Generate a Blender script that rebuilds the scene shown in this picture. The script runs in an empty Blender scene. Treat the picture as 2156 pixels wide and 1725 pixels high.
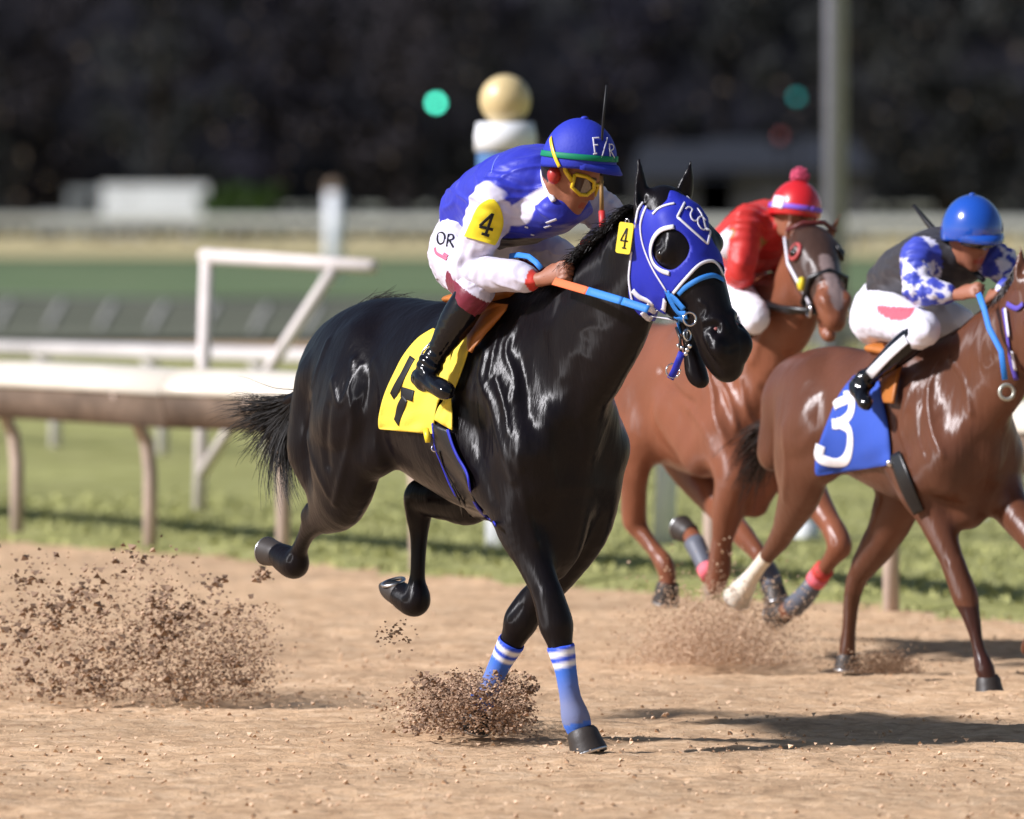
import bpy, bmesh, math, random
import numpy as np
from mathutils import Vector, noise
from mathutils.bvhtree import BVHTree
random.seed(7); rng = np.random.default_rng(7)
S = bpy.context.scene
# ------------------------------------------------------------------ camera
CAMH = 2.0; FPX = 18208.0; PITCH = math.atan((862.5-440)/FPX)
cam = bpy.data.objects.new('camera', bpy.data.cameras.new('camera')); S.collection.objects.link(cam)
cam.location = (0, 0, CAMH); cam.rotation_euler = (math.pi/2-PITCH, 0, 0)
cam.data.sensor_width = 36; cam.data.lens = 36*FPX/2156; cam.data.clip_start = 1; cam.data.clip_end = 6000
cam.data.dof.use_dof = True; cam.data.dof.focus_distance = 32.5; cam.data.dof.aperture_fstop = 3.0
S.camera = cam
# ------------------------------------------------------------------ world and sun (stadium floods from the left)
SUN_DIR = Vector((.88, .30, -.66)).normalized()
w = bpy.data.worlds.new('World'); S.world = w; w.use_nodes = True
nt = w.node_tree; sky = nt.nodes.new('ShaderNodeTexSky'); sky.sky_type = 'NISHITA'; sky.sun_disc = False
sky.sun_elevation = math.asin(-SUN_DIR.z); sky.sun_rotation = math.atan2(-SUN_DIR.x, -SUN_DIR.y)
nt.links.new(sky.outputs[0], nt.nodes['Background'].inputs[0]); nt.nodes['Background'].inputs[1].default_value = .062
sun = bpy.data.objects.new('sun', bpy.data.lights.new('sun', 'SUN')); S.collection.objects.link(sun)
sun.data.energy = 5.0; sun.data.angle = math.radians(4); sun.data.color = (.99, .965, 1)
sun.rotation_euler = SUN_DIR.to_track_quat('-Z', 'Y').to_euler()
S.view_settings.view_transform = 'Standard'; S.view_settings.look = 'None'; S.view_settings.exposure = .38; S.view_settings.gamma = 1
# ------------------------------------------------------------------ helpers
V = Vector
def ray(u, v):
    c, s = math.cos(PITCH), math.sin(PITCH)
    a, b = (u-1078)/FPX, (862.5-v)/FPX
    return V((a, c+b*s, -s+b*c))
C0 = V((0, 0, CAMH))
def atD(u, v, D):
    d = ray(u, v); return C0+d*(D/d.y)
def gnd(u, v, z=0.):
    d = ray(u, v); return C0+d*((z-CAMH)/d.z)
def proj(P):
    P = np.asarray(P, float)-np.array([0, 0, CAMH]); c, s = math.cos(PITCH), math.sin(PITCH)
    dep = P[:, 1]*c-P[:, 2]*s; up = P[:, 1]*s+P[:, 2]*c
    return 1078+FPX*P[:, 0]/dep, 862.5-FPX*up/dep
def link(o, parent=None):
    S.collection.objects.link(o)
    if parent is not None:
        o.parent = parent
        o.matrix_parent_inverse = parent.matrix_basis.inverted()
    return o
def meta(o, label=None, cat=None, group=None, kind=None):
    if label: o['label'] = label
    if cat: o['category'] = cat
    if group: o['group'] = group
    if kind: o['kind'] = kind
    return o
def empty(name, loc, label, cat, group=None):
    o = bpy.data.objects.new(name, None); o.location = loc; o.empty_display_size = .1; link(o)
    return meta(o, label, cat, group)
def mesh_obj(name, verts, faces, mat, parent=None, col=None, smooth=True, mats=None, mi=None):
    me = bpy.data.meshes.new(name)
    if isinstance(faces, np.ndarray):
        n = len(faces); k = faces.shape[1]
        me.vertices.add(len(verts)); me.vertices.foreach_set('co', np.asarray(verts, np.float32).ravel())
        me.loops.add(n*k); me.loops.foreach_set('vertex_index', faces.astype(np.int32).ravel())
        me.polygons.add(n); me.polygons.foreach_set('loop_start', np.arange(0, n*k, k, dtype=np.int32))
        me.update(calc_edges=True)
    else:
        me.from_pydata([tuple(v) for v in verts], [], faces)
    me.polygons.foreach_set('use_smooth', np.full(len(me.polygons), smooth))
    if col is not None:
        a = me.color_attributes.new('Col', 'FLOAT_COLOR', 'POINT')
        a.data.foreach_set('color', np.hstack([col, np.ones((len(col), 1))]).astype(np.float32).ravel())
    for m in (mats or [mat]): me.materials.append(m)
    if mi is not None: me.polygons.foreach_set('material_index', mi)
    me.validate()
    o = bpy.data.objects.new(name, me); return link(o, parent)
class MB:
    def __init__(s): s.v = []; s.f = []
    def add(s, vs, fs):
        b = len(s.v); s.v += [V(p) for p in vs]; s.f += [tuple(i+b for i in f) for f in fs]; return s
    def box(s, c, size, X=V((1, 0, 0)), Y=V((0, 1, 0)), Z=V((0, 0, 1))):
        c = V(c); h = [x/2 for x in size]; vs = [c+X*(i*h[0])+Y*(j*h[1])+Z*(k*h[2]) for i in (-1, 1) for j in (-1, 1) for k in (-1, 1)]
        return s.add(vs, [(0, 1, 3, 2), (4, 6, 7, 5), (0, 4, 5, 1), (2, 3, 7, 6), (0, 2, 6, 4), (1, 5, 7, 3)])
    def tube(s, pts, rads, n=10, sx=1., side=None):
        pts = [V(p) for p in pts]
        if not hasattr(rads, '__len__'): rads = [rads]*len(pts)
        rings = []
        ref = side or V((0, 0, 1)); prev = None
        for i, p in enumerate(pts):
            t = (pts[min(i+1, len(pts)-1)]-pts[max(i-1, 0)]).normalized()
            if prev is None:
                r0 = ref if abs(t.dot(ref)) < .95 else V((1, 0, 0))
                a = (r0-t*r0.dot(t)).normalized()
            else: a = (prev-t*prev.dot(t)).normalized()
            prev = a; b = t.cross(a)
            rings.append([p+a*(math.cos(2*math.pi*j/n)*rads[i])+b*(math.sin(2*math.pi*j/n)*rads[i]*sx) for j in range(n)])
        vs = [q for r in rings for q in r]; fs = []
        for i in range(len(pts)-1):
            for j in range(n):
                fs.append((i*n+j, i*n+(j+1) % n, (i+1)*n+(j+1) % n, (i+1)*n+j))
        fs.append(tuple(range(n))[::-1]); fs.append(tuple((len(pts)-1)*n+j for j in range(n)))
        return s.add(vs, fs)
    def sphere(s, c, r, n=16, m=10, sc=(1, 1, 1)):
        c = V(c); vs = [c+V((0, 0, r*sc[2]))]
        for i in range(1, m):
            th = math.pi*i/m
            for j in range(n):
                ph = 2*math.pi*j/n; vs.append(c+V((r*sc[0]*math.sin(th)*math.cos(ph), r*sc[1]*math.sin(th)*math.sin(ph), r*sc[2]*math.cos(th))))
        vs.append(c-V((0, 0, r*sc[2]))); fs = [(0, 1+j, 1+(j+1) % n) for j in range(n)]
        for i in range(m-2):
            for j in range(n): fs.append((1+i*n+j, 1+(i+1)*n+j, 1+(i+1)*n+(j+1) % n, 1+i*n+(j+1) % n))
        fs += [(len(vs)-1, 1+(m-2)*n+(j+1) % n, 1+(m-2)*n+j) for j in range(n)]
        return s.add(vs, fs)
    def torus(s, c, R, r, ax, n=20, m=8):
        ax = V(ax).normalized(); a = ax.orthogonal().normalized(); b = ax.cross(a); c = V(c); vs = []; fs = []
        for i in range(n):
            t = 2*math.pi*i/n; d = a*math.cos(t)+b*math.sin(t)
            for j in range(m):
                q = 2*math.pi*j/m; vs.append(c+d*(R+r*math.cos(q))+ax*(r*math.sin(q)))
        for i in range(n):
            for j in range(m): fs.append((i*m+j, ((i+1) % n)*m+j, ((i+1) % n)*m+(j+1) % m, i*m+(j+1) % m))
        return s.add(vs, fs)
    def build(s, name, mat, parent=None, smooth=True):
        return mesh_obj(name, s.v, s.f, mat, parent, smooth=smooth)
# ------------------------------------------------------------------ materials
def lin(c): return tuple(((x/255)/12.92 if x/255 <= .04045 else ((x/255+.055)/1.055)**2.4) for x in c)
def mat(name, col, rough=.6, spec=.5, bump=0, bscale=60, var=0, vscale=8, attr=False, metal=0, coat=0, stretch=None, emit=None, sheen=0, coatr=.1, aniso=None):
    m = bpy.data.materials.new(name); m.use_nodes = True; n = m.node_tree.nodes; l = m.node_tree.links; b = n['Principled BSDF']
    b.inputs['Roughness'].default_value = rough; b.inputs['Specular IOR Level'].default_value = spec
    b.inputs['Metallic'].default_value = metal; b.inputs['Coat Weight'].default_value = coat; b.inputs['Coat Roughness'].default_value = coatr
    if sheen: b.inputs['Sheen Weight'].default_value = sheen
    tc = n.new('ShaderNodeTexCoord'); src = tc.outputs['Object']
    if stretch:
        mp = n.new('ShaderNodeMapping'); mp.inputs['Scale'].default_value = stretch; l.new(src, mp.inputs[0]); src = mp.outputs[0]
    if attr:
        at = n.new('ShaderNodeAttribute'); at.attribute_name = 'Col'; cs = at.outputs['Color']
    else:
        rg = n.new('ShaderNodeRGB'); rg.outputs[0].default_value = (*col, 1); cs = rg.outputs[0]
    if var:
        no = n.new('ShaderNodeTexNoise'); no.inputs['Scale'].default_value = vscale; no.inputs['Detail'].default_value = 6; l.new(src, no.inputs['Vector'])
        mr = n.new('ShaderNodeMapRange'); mr.inputs[1].default_value = .3; mr.inputs[2].default_value = .7; mr.inputs[3].default_value = 1-var; mr.inputs[4].default_value = 1+var
        l.new(no.outputs[0], mr.inputs[0]); mx = n.new('ShaderNodeVectorMath'); mx.operation = 'SCALE'; l.new(cs, mx.inputs[0]); l.new(mr.outputs[0], mx.inputs['Scale']); cs = mx.outputs[0]
    l.new(cs, b.inputs['Base Color'])
    if bump:
        no = n.new('ShaderNodeTexNoise'); no.inputs['Scale'].default_value = bscale; no.inputs['Detail'].default_value = 5; l.new(src, no.inputs['Vector'])
        bp = n.new('ShaderNodeBump'); bp.inputs['Strength'].default_value = 1; bp.inputs['Distance'].default_value = bump
        l.new(no.outputs[0], bp.inputs['Height']); l.new(bp.outputs[0], b.inputs['Normal'])
    if aniso is not None:
        b.inputs['Anisotropic'].default_value = .88; b.inputs['Anisotropic Rotation'].default_value = aniso
        tg = n.new('ShaderNodeTangent'); tg.direction_type = 'RADIAL'; tg.axis = 'Z'; l.new(tg.outputs[0], b.inputs['Tangent'])
    if emit: b.inputs['Emission Color'].default_value = (*emit[0], 1); b.inputs['Emission Strength'].default_value = emit[1]
    return m
# ------------------------------------------------------------------ distance-field sculpting
def catmull(nodes, sub):
    P = np.array([list(p)+[a, b] for p, a, b in nodes], float)
    if len(P) < 3 or sub < 2: return P
    E = np.vstack([2*P[0]-P[1], P, 2*P[-1]-P[-2]]); out = []
    for i in range(1, len(E)-2):
        for j in range(sub):
            t = j/sub; p0, p1, p2, p3 = E[i-1:i+3]
            out.append(.5*((2*p1)+(-p0+p2)*t+(2*p0-5*p1+4*p2-p3)*t*t+(-p0+3*p1-3*p2+p3)*t**3))
    out.append(E[-2]); out = np.array(out); out[:, 3:] = np.maximum(out[:, 3:], .0015); return out
class SDF:
    def __init__(s, lo, hi, h):
        s.lo = np.array(lo, np.float32); s.h = h; s.n = np.ceil((np.array(hi)-s.lo)/h).astype(int)+1
        s.f = np.full(s.n, 1., np.float32)
    def _seg(s, a, b, ra, rb, side, m):
        R = max(ra[0], ra[1], rb[0], rb[1])+m
        i0 = np.maximum(np.floor((np.minimum(a, b)-R-s.lo)/s.h).astype(int), 0); i1 = np.minimum(np.ceil((np.maximum(a, b)+R-s.lo)/s.h).astype(int)+1, s.n)
        if np.any(i1 <= i0): return None, None
        sl = tuple(slice(i0[k], i1[k]) for k in range(3))
        x = (s.lo[0]+s.h*np.arange(i0[0], i1[0], dtype=np.float32)-a[0])[:, None, None]
        y = (s.lo[1]+s.h*np.arange(i0[1], i1[1], dtype=np.float32)-a[1])[None, :, None]
        z = (s.lo[2]+s.h*np.arange(i0[2], i1[2], dtype=np.float32)-a[2])[None, None, :]
        ab = (b-a).astype(np.float32); L2 = float(ab@ab)+1e-12
        t = np.clip((x*ab[0]+y*ab[1]+z*ab[2])/L2, 0, 1)
        qx = x-t*ab[0]; qy = y-t*ab[1]; qz = z-t*ab[2]; q2 = qx*qx+qy*qy+qz*qz
        rw = ra[0]+(rb[0]-ra[0])*t; rh = ra[1]+(rb[1]-ra[1])*t
        if side is None or (abs(ra[0]-ra[1]) < 1e-6 and abs(rb[0]-rb[1]) < 1e-6):
            d = np.sqrt(q2)-rw
        else:
            ax = ab/math.sqrt(L2); sd = side-ax*(side@ax) if L2 > 1e-8 else side
            sd = (sd/np.linalg.norm(sd)).astype(np.float32); qs = qx*sd[0]+qy*sd[1]+qz*sd[2]; qs2 = qs*qs; ro = np.maximum(q2-qs2, 0)
            k0 = np.sqrt(qs2/(rw*rw)+ro/(rh*rh)); k1 = np.sqrt(qs2/rw**4+ro/rh**4)+1e-9; d = k0*(k0-1)/k1
        return sl, d.astype(np.float32)
    def chain(s, nodes, k=.03, side=None, sub=5, cut=False):
        P = catmull(nodes, sub); side = None if side is None else np.array(side, float)
        if len(P) == 1: P = np.vstack([P, P])
        m = k+3*s.h
        lo = (P[:, :3]-P[:, 3:].max()-m).min(0); hi = (P[:, :3]+P[:, 3:].max()+m).max(0)
        j0 = np.maximum(np.floor((lo-s.lo)/s.h).astype(int), 0); j1 = np.minimum(np.ceil((hi-s.lo)/s.h).astype(int)+1, s.n)
        if np.any(j1 <= j0): return
        D = np.full(j1-j0, 1., np.float32)
        for i in range(len(P)-1):
            sl, d = s._seg(P[i, :3], P[i+1, :3], P[i, 3:], P[i+1, 3:], side, m)
            if sl is None: continue
            ls = tuple(slice(sl[q].start-j0[q], sl[q].stop-j0[q]) for q in range(3))
            D[ls] = np.minimum(D[ls], d)
        bs = tuple(slice(j0[q], j1[q]) for q in range(3)); F = s.f[bs]
        if cut:
            D = -D; hh = np.maximum(k-np.abs(F-D), 0)/k; s.f[bs] = np.maximum(F, D)+hh*hh*k*.25
        else:
            hh = np.maximum(k-np.abs(F-D), 0)/k; s.f[bs] = np.minimum(F, D)-hh*hh*k*.25
    def ball(s, p, r, k=.02, cut=False): s.chain([(p, r, r)], k, None, 1, cut)
    def mesh(s, smooth=2):
        f = s.f; ins = f < 0; c = np.zeros(np.array(f.shape)-1, np.uint8)
        offs = [(i, j, k) for i in (0, 1) for j in (0, 1) for k in (0, 1)]
        for o in offs: c += ins[tuple(slice(o[q], f.shape[q]-1+o[q]) for q in range(3))]
        act = (c > 0) & (c < 8); idx = np.argwhere(act); vid = np.full(act.shape, -1, np.int32); vid[act] = np.arange(len(idx))
        val = {o: f[idx[:, 0]+o[0], idx[:, 1]+o[1], idx[:, 2]+o[2]] for o in offs}
        acc = np.zeros((len(idx), 3)); cnt = np.zeros(len(idx))
        for o in offs:
            for ax in range(3):
                if o[ax]: continue
                o2 = list(o); o2[ax] = 1; o2 = tuple(o2); a, b = val[o], val[o2]; m = (a < 0) != (b < 0)
                t = np.where(m, a/(a-b+1e-12), 0); p = np.tile(np.array(o, float), (len(idx), 1)); p[:, ax] += t
                acc[m] += p[m]; cnt[m] += 1
        P = s.lo+(idx+acc/cnt[:, None])*s.h; faces = []
        for ax in range(3):
            a = tuple(slice(0, -1) if q == ax else slice(1, -1) for q in range(3)); b = tuple(slice(1, None) if q == ax else slice(1, -1) for q in range(3))
            A, B = ins[a], ins[b]; e = np.argwhere(A != B); 
            if not len(e): continue
            fl = A[e[:, 0], e[:, 1], e[:, 2]]; g = e.copy()
            for q in range(3):
                if q != ax: g[:, q] += 1
            u, v = [(1, 2), (2, 0), (0, 1)][ax]; du = np.zeros(3, int); dv = np.zeros(3, int); du[u] = 1; dv[v] = 1
            q4 = [g-du-dv, g-dv, g, g-du]; q4 = [vid[t[:, 0], t[:, 1], t[:, 2]] for t in q4]
            Q = np.stack(q4, 1); Q[~fl] = Q[~fl][:, ::-1]; faces.append(Q)
        F = np.vstack(faces); F = F[(F >= 0).all(1)]
        for _ in range(smooth):
            sm = np.zeros_like(P); ct = np.zeros(len(P))
            for i in range(4):
                np.add.at(sm, F[:, i], P[F[:, (i+1) % 4]]); np.add.at(ct, F[:, i], 1)
            P = P*.4+.6*sm/np.maximum(ct, 1)[:, None]
        return P, F
def normals(P, F):
    n = np.cross(P[F[:, 2]]-P[F[:, 0]], P[F[:, 3]]-P[F[:, 1]]); N = np.zeros_like(P)
    for i in range(4): np.add.at(N, F[:, i], n)
    return N/(np.linalg.norm(N, axis=1)[:, None]+1e-12)
def bvh(P, F): return BVHTree.FromPolygons([tuple(p) for p in P.tolist()], F.tolist())
def seg_dist(P, L):
    d = np.full(len(P), 9.); 
    for a, b in zip(L[:-1], L[1:]):
        a = np.array(a); b = np.array(b); ab = b-a; t = np.clip((P-a)@ab/(ab@ab+1e-12), 0, 1); d = np.minimum(d, np.linalg.norm(P-a-t[:, None]*ab, axis=1))
    return d
def noise3(P, sc, seed=0.):
    out = np.zeros(len(P))
    for i in range(4):   # cheap vectorised smooth noise: sums of rotated sines
        r = np.random.default_rng(int(seed*10)+i); D = r.normal(size=(3, 3)); ph = r.uniform(0, 6.28, 3)
        q = P@D.T*sc*(.6+.35*i)+ph; out += np.sin(q[:, 0]+1.3*np.sin(q[:, 1]))*np.cos(q[:, 2]+1.1*np.sin(q[:, 0]*.7))
    return out/2.2
def hit(tree, u, v):
    d = ray(u, v).normalized(); h = tree.ray_cast(C0, d)
    if h[0] is None:
        p = C0+d*32; best = None
        for q in np.linspace(27, 40, 60):
            pp = C0+d*q; nn = tree.find_nearest(pp)
            if nn[0] is not None and (best is None or nn[3] < best[3]): best = nn
        return best[0], best[1]
    return h[0], h[1]
def lift(p, n, off):
    """point that clears the surface by off, kept on its own line of sight"""
    d = (p-C0).normalized(); return p-d*(off/max(.38, -d.dot(n)))
def smooth_line(pts, sub=6):
    P = catmull([(p, .1, .1) for p in pts], sub)[:, :3]; return [V(p) for p in P]
def strap_mesh(pts, nrm, w, t, mb=None):
    mb = mb or MB(); n = len(pts)
    for i, p in enumerate(pts):
        tg = (pts[min(i+1, n-1)]-pts[max(i-1, 0)]).normalized(); N = nrm[i]; sd = tg.cross(N).normalized(); ww = w[i] if hasattr(w, '__len__') else w
        prof = [(-1, .0), (-.85, 1), (.85, 1), (1, .0), (.85, -.6), (-.85, -.6)]
        mb.v += [p+sd*(x*ww/2)+N*(y*t) for x, y in prof]
    b = len(mb.v)-6*n
    for i in range(n-1):
        for j in range(6): mb.f.append((b+i*6+j, b+i*6+(j+1) % 6, b+i*6+6+(j+1) % 6, b+i*6+6+j))
    mb.f.append(tuple(b+j for j in range(6))[::-1]); mb.f.append(tuple(b+(n-1)*6+j for j in range(6))); return mb
def on_surface(tree, px, off=.004, sub=6):
    """pixel polyline -> smooth 3-D line lying on the real surface"""
    P = np.array([list(p)+[0] for p in px], float); 
    pp = catmull([((a, b, 0), .1, .1) for a, b in px], sub)[:, :2] if len(px) > 2 and sub > 1 else np.array([[px[0][0]+(px[-1][0]-px[0][0])*t, px[0][1]+(px[-1][1]-px[0][1])*t] for t in np.linspace(0, 1, 8)])
    pts = []; ns = []
    for u, v in pp:
        p, n = hit(tree, u, v); pts.append(p); ns.append(n)
    q = [V(p) for p in pts]
    for _ in range(2): q = [q[0]]+[(q[i-1]+q[i]*2+q[i+1])/4 for i in range(1, len(q)-1)]+[q[-1]]
    for _ in range(2):
        ns = [(ns[max(i-1, 0)]+ns[i]*2+ns[min(i+1, len(ns)-1)]).normalized() for i in range(len(ns))]
    return [lift(p, n, off) for p, n in zip(q, ns)], ns
def strokes(name, tree, lines, w, m, parent, off=.003, t=.0015, sub=6):
    mb = MB()
    for ln in lines:
        p, n = on_surface(tree, ln, off, sub if len(ln) > 2 else 1); strap_mesh(p, n, w, t, mb)
    return mb.build(name, m, parent)
def inpoly(u, v, poly):
    c = np.zeros(len(u), bool); n = len(poly)
    for i in range(n):
        x1, y1 = poly[i]; x2, y2 = poly[(i+1) % n]
        c ^= ((y1 > v) != (y2 > v)) & (u < (x2-x1)*(v-y1)/((y2-y1) if y2 != y1 else 1e-9)+x1)
    return c
def shell(name, P, F, mask, off, m, parent, col=None, thick=.002, extra=None):
    fm = mask[F].sum(1) >= 3; FF = F[fm]; ids = np.unique(FF); N = normals(P, F)
    re = np.full(len(P), -1); re[ids] = np.arange(len(ids)); Q = P[ids]+N[ids]*(off if extra is None else (off+extra[ids])[:, None])
    FF = re[FF]
    # relax the outline so that the stair-stepped edge becomes a clean curve
    e = np.vstack([FF[:, [i, (i+1) % 4]] for i in range(4)]); es = np.sort(e, 1); key = es[:, 0]*len(Q)+es[:, 1]; uq, inv, cn = np.unique(key, return_inverse=True, return_counts=True)
    be = e[cn[inv] == 1]
    for _ in range(12):
        s = np.zeros_like(Q); c = np.zeros(len(Q)); np.add.at(s, be[:, 0], Q[be[:, 1]]); np.add.at(s, be[:, 1], Q[be[:, 0]]); np.add.at(c, be[:, 0], 1); np.add.at(c, be[:, 1], 1)
        b = c > 0; Q[b] = Q[b]*.5+.5*s[b]/c[b, None]
    o = mesh_obj(name, Q, FF, m, parent, None if col is None else col[ids])
    so = o.modifiers.new('thickness', 'SOLIDIFY'); so.thickness = thick; so.offset = 1
    return o
def patch(name, tree, rows, nu, m, parent, off=.01, thick=.004, wr=0, colf=None, sub=5, push=None):
    R = catmull([((r[0], r[1], r[2]), r[3]+9000, 1.) for r in rows], sub); R[:, 3] -= 9000; vs = []; cols = []
    for i, (ul, vl, ur, vr, _) in enumerate(R):
        for j in range(nu+1):
            t = j/nu; u = ul+(ur-ul)*t; v = vl+(vr-vl)*t; p, n = hit(tree, u, v)
            a = off+(wr*(math.sin(t*13+i*.7)+math.sin(t*27-i*.5)*.6+math.sin(i*1.1+t*5)) if wr else 0)
            if push: a += push(i/(len(R)-1), t)
            vs.append(np.array(lift(p, n, a))); cols.append(colf(i/(len(R)-1), t) if colf else (1, 1, 1))
    vs = np.array(vs).reshape(len(R), nu+1, 3)
    for _ in range(2):
        w = vs.copy(); w[1:-1] = (vs[:-2]+2*vs[1:-1]+vs[2:])/4; w[:, 1:-1] = (w[:, :-2]+2*w[:, 1:-1]+w[:, 2:])/4; vs = w
    vs = vs.reshape(-1, 3); k = nu+1
    F = np.array([(i*k+j, i*k+k+j, i*k+k+j+1, i*k+j+1) for i in range(len(R)-1) for j in range(nu)])
    o = mesh_obj(name, vs, F, m, parent, np.array(cols, float)); so = o.modifiers.new('thickness', 'SOLIDIFY'); so.thickness = thick; so.offset = 0
    return o, bvh(vs, F)
# ------------------------------------------------------------------ frames for the running horses
class Frame:
    def __init__(s, O, th, k=1.):
        s.O = V(O); t = math.radians(th); s.F = V((math.cos(t), -math.sin(t), 0)); s.R = V((-math.sin(t), -math.cos(t), 0)); s.k = k
    def at(s, a, r, z): return s.O+s.F*(a*s.k)+s.R*(r*s.k)+V((0, 0, z*s.k))
    def Q(s, u, v, r):
        d = ray(u, v); r *= s.k; t = (s.O+s.R*r-C0).dot(s.R)/d.dot(s.R); return C0+d*t
class Head:
    def __init__(s, P, A, R, k=1.):
        s.P = V(P); s.A = V(A).normalized(); R = V(R); s.R = (R-s.A*R.dot(s.A)).normalized(); s.N = s.R.cross(s.A); s.k = k
    def at(s, a, n, r): return s.P+(s.A*a+s.N*n+s.R*r)*s.k
    def loc(s, P):
        q = P-np.array(s.P); return q@np.array(s.A)/s.k, q@np.array(s.N)/s.k, q@np.array(s.R)/s.k
def sculpt_horse(fr, hd, trunk, neck, legs, extra, lo, hi, h, ears, mouth=.05, ridges=(), grooves=()):
    g = SDF(lo, hi, h); k = fr.k; R = fr.R
    g.chain([(fr.at(s, 0, z), a*k, b*k) for s, z, a, b in trunk], .05, R, 6)
    for sg in (-1, 1):
        g.chain([(fr.at(-.56, .10*sg, 1.50), .07*k, .10*k), (fr.at(-.34, .17*sg, 1.32), .085*k, .15*k), (fr.at(-.14, .17*sg, 1.12), .09*k, .11*k)], .07, R)
        g.chain([(fr.at(-.55, .20*sg, 1.18), .09*k, .12*k), (fr.at(-.34, .185*sg, 1.0), .09*k, .12*k)], .06, R)
        g.chain([(fr.at(-.07, .10*sg, 1.22), .08*k, .10*k), (fr.at(-.13, .11*sg, 1.0), .09*k, .10*k)], .05)
    g.chain([(p, a*k, b*k) for p, a, b in neck], .09, None if hd is None else R, 7)
    for nodes, kk in legs:
        g.chain([(p, a*k, b*k) for p, a, b in nodes[:5]], kk+.04, R, 5); g.chain([(p, a*k, b*k) for p, a, b in nodes[3:]], .02, R, 5)
    for nodes, kk in extra: g.chain([(p, a*k, b*k) for p, a, b in nodes], kk, R, 5)
    A = hd.at; K = hd.k
    g.chain([(A(a, n, 0), rw*K, rh*K) for a, n, rw, rh in [(0, -.03, .08, .095), (.08, -.02, .103, .115), (.17, -.03, .112, .13), (.26, -.028, .098, .12), (.35, -.022, .078, .100), (.44, -.026, .066, .092), (.52, -.034, .064, .092), (.57, -.044, .056, .068)]], .05, hd.R, 5)
    for sg in (-1, 1):
        g.chain([(A(.10, -.12, .056*sg), .04*K, .095*K), (A(.19, -.125, .06*sg), .04*K, .11*K), (A(.28, -.10, .05*sg), .034*K, .085*K)], .03, hd.R)
        g.chain([(A(.26, .0, .075*sg), .012*K, .014*K), (A(.36, -.02, .062*sg), .010*K, .012*K), (A(.44, -.03, .054*sg), .008*K, .01*K)], .02)   # facial crest
        g.ball(A(.165, .022, .098*sg), .034*K, .02)
        g.chain([(A(.13, .05, .085*sg), .014*K, .014*K), (A(.16, .055, .095*sg), .016*K, .016*K), (A(.19, .045, .093*sg), .012*K, .012*K)], .018)
        g.chain([(A(.49, .02, .048*sg), .026*K, .022*K), (A(.54, .028, .050*sg), .028*K, .024*K), (A(.575, .01, .036*sg), .02*K, .018*K)], .02)
        g.chain([(A(.430, .030, .060*sg), .007*K, .007*K), (A(.438, .052, .040*sg), .008*K, .008*K), (A(.458, .062, .024*sg), .008*K, .008*K), (A(.486, .056, .024*sg), .008*K, .008*K), (A(.506, .038, .042*sg), .007*K, .007*K)], .02, None, 4)
        g.chain([(A(.448, .056, .050*sg), .008*K, .008*K), (A(.466, .054, .040*sg), .013*K, .013*K), (A(.486, .046, .046*sg), .009*K, .009*K)], .008, None, 3, True)
    g.chain([(A(.05, .055, 0), .075*K, .03*K), (A(.15, .06, 0), .082*K, .035*K), (A(.26, .045, 0), .06*K, .035*K)], .03, hd.R)
    g.chain([(A(.15, -.13, 0), .05*K, .055*K), (A(.30, -.125-mouth*.7, 0), .032*K, .032*K), (A(.41, -.11-mouth*1.6, 0), .026*K, .024*K), (A(.515, -.09-mouth*2.6, 0), .038*K, .036*K), (A(.555, -.08-mouth*2.7, 0), .030*K, .026*K)], .022, hd.R)
    if mouth < .03: g.chain([(A(.42, -.072, .05), .006, .006), (A(.56, -.066, .05), .006, .006), (A(.585, -.06, 0), .006, .006), (A(.56, -.066, -.05), .006, .006), (A(.42, -.072, -.05), .006, .006)], .008, None, 4, True)
    for b, t in ears:
        b = V(b); t = V(t); mdl = (b+t)/2+(V((0, 0, 0)))
        g.chain([(b, .030*K, .026*K), (b.lerp(t, .35), .034*K, .020*K), (b.lerp(t, .7), .024*K, .015*K), (t, .010, .010), (t+(t-b).normalized()*.022, .007, .007)], .02, hd.R, 4)
        g.chain([(b.lerp(t, .3)-V((0, .024, 0)), .015*K, .012*K), (b.lerp(t, .75)-V((0, .016, 0)), .007*K, .006*K)], .01, hd.R, 3, True)
    P, F = g.mesh(2); N = normals(P, F)
    q = P*np.array([1, 1, .42]); v1 = noise3(q, 13, 21); v2 = noise3(P*np.array([.8, .8, 1]), 8, 22); leg = np.clip((P[:, 2]-fr.O.z-.75*k)/.3, .15, 1)
    P = P+N*((np.exp(-(v1/.30)**2)*.0016+v2*.0050)*leg*k)[:, None]
    tr = bvh(P, F)
    for px, amp, wd in ridges:
        L, _ = on_surface(tr, px, 0, 5); q = np.array([list(x) for x in L]); m = np.abs(P-q.mean(0)).max(1) < 1.2
        d = seg_dist(P[m], q); P[m] += N[m]*(amp*np.exp(-(d/wd)**2))[:, None]
    return P, F, bvh(P, F)
def hoof(nodes, p, q, w):  # helper: widen towards the sole
    return nodes+[(p, w*.75, w*.8), (q, w, w*1.05)]
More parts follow.
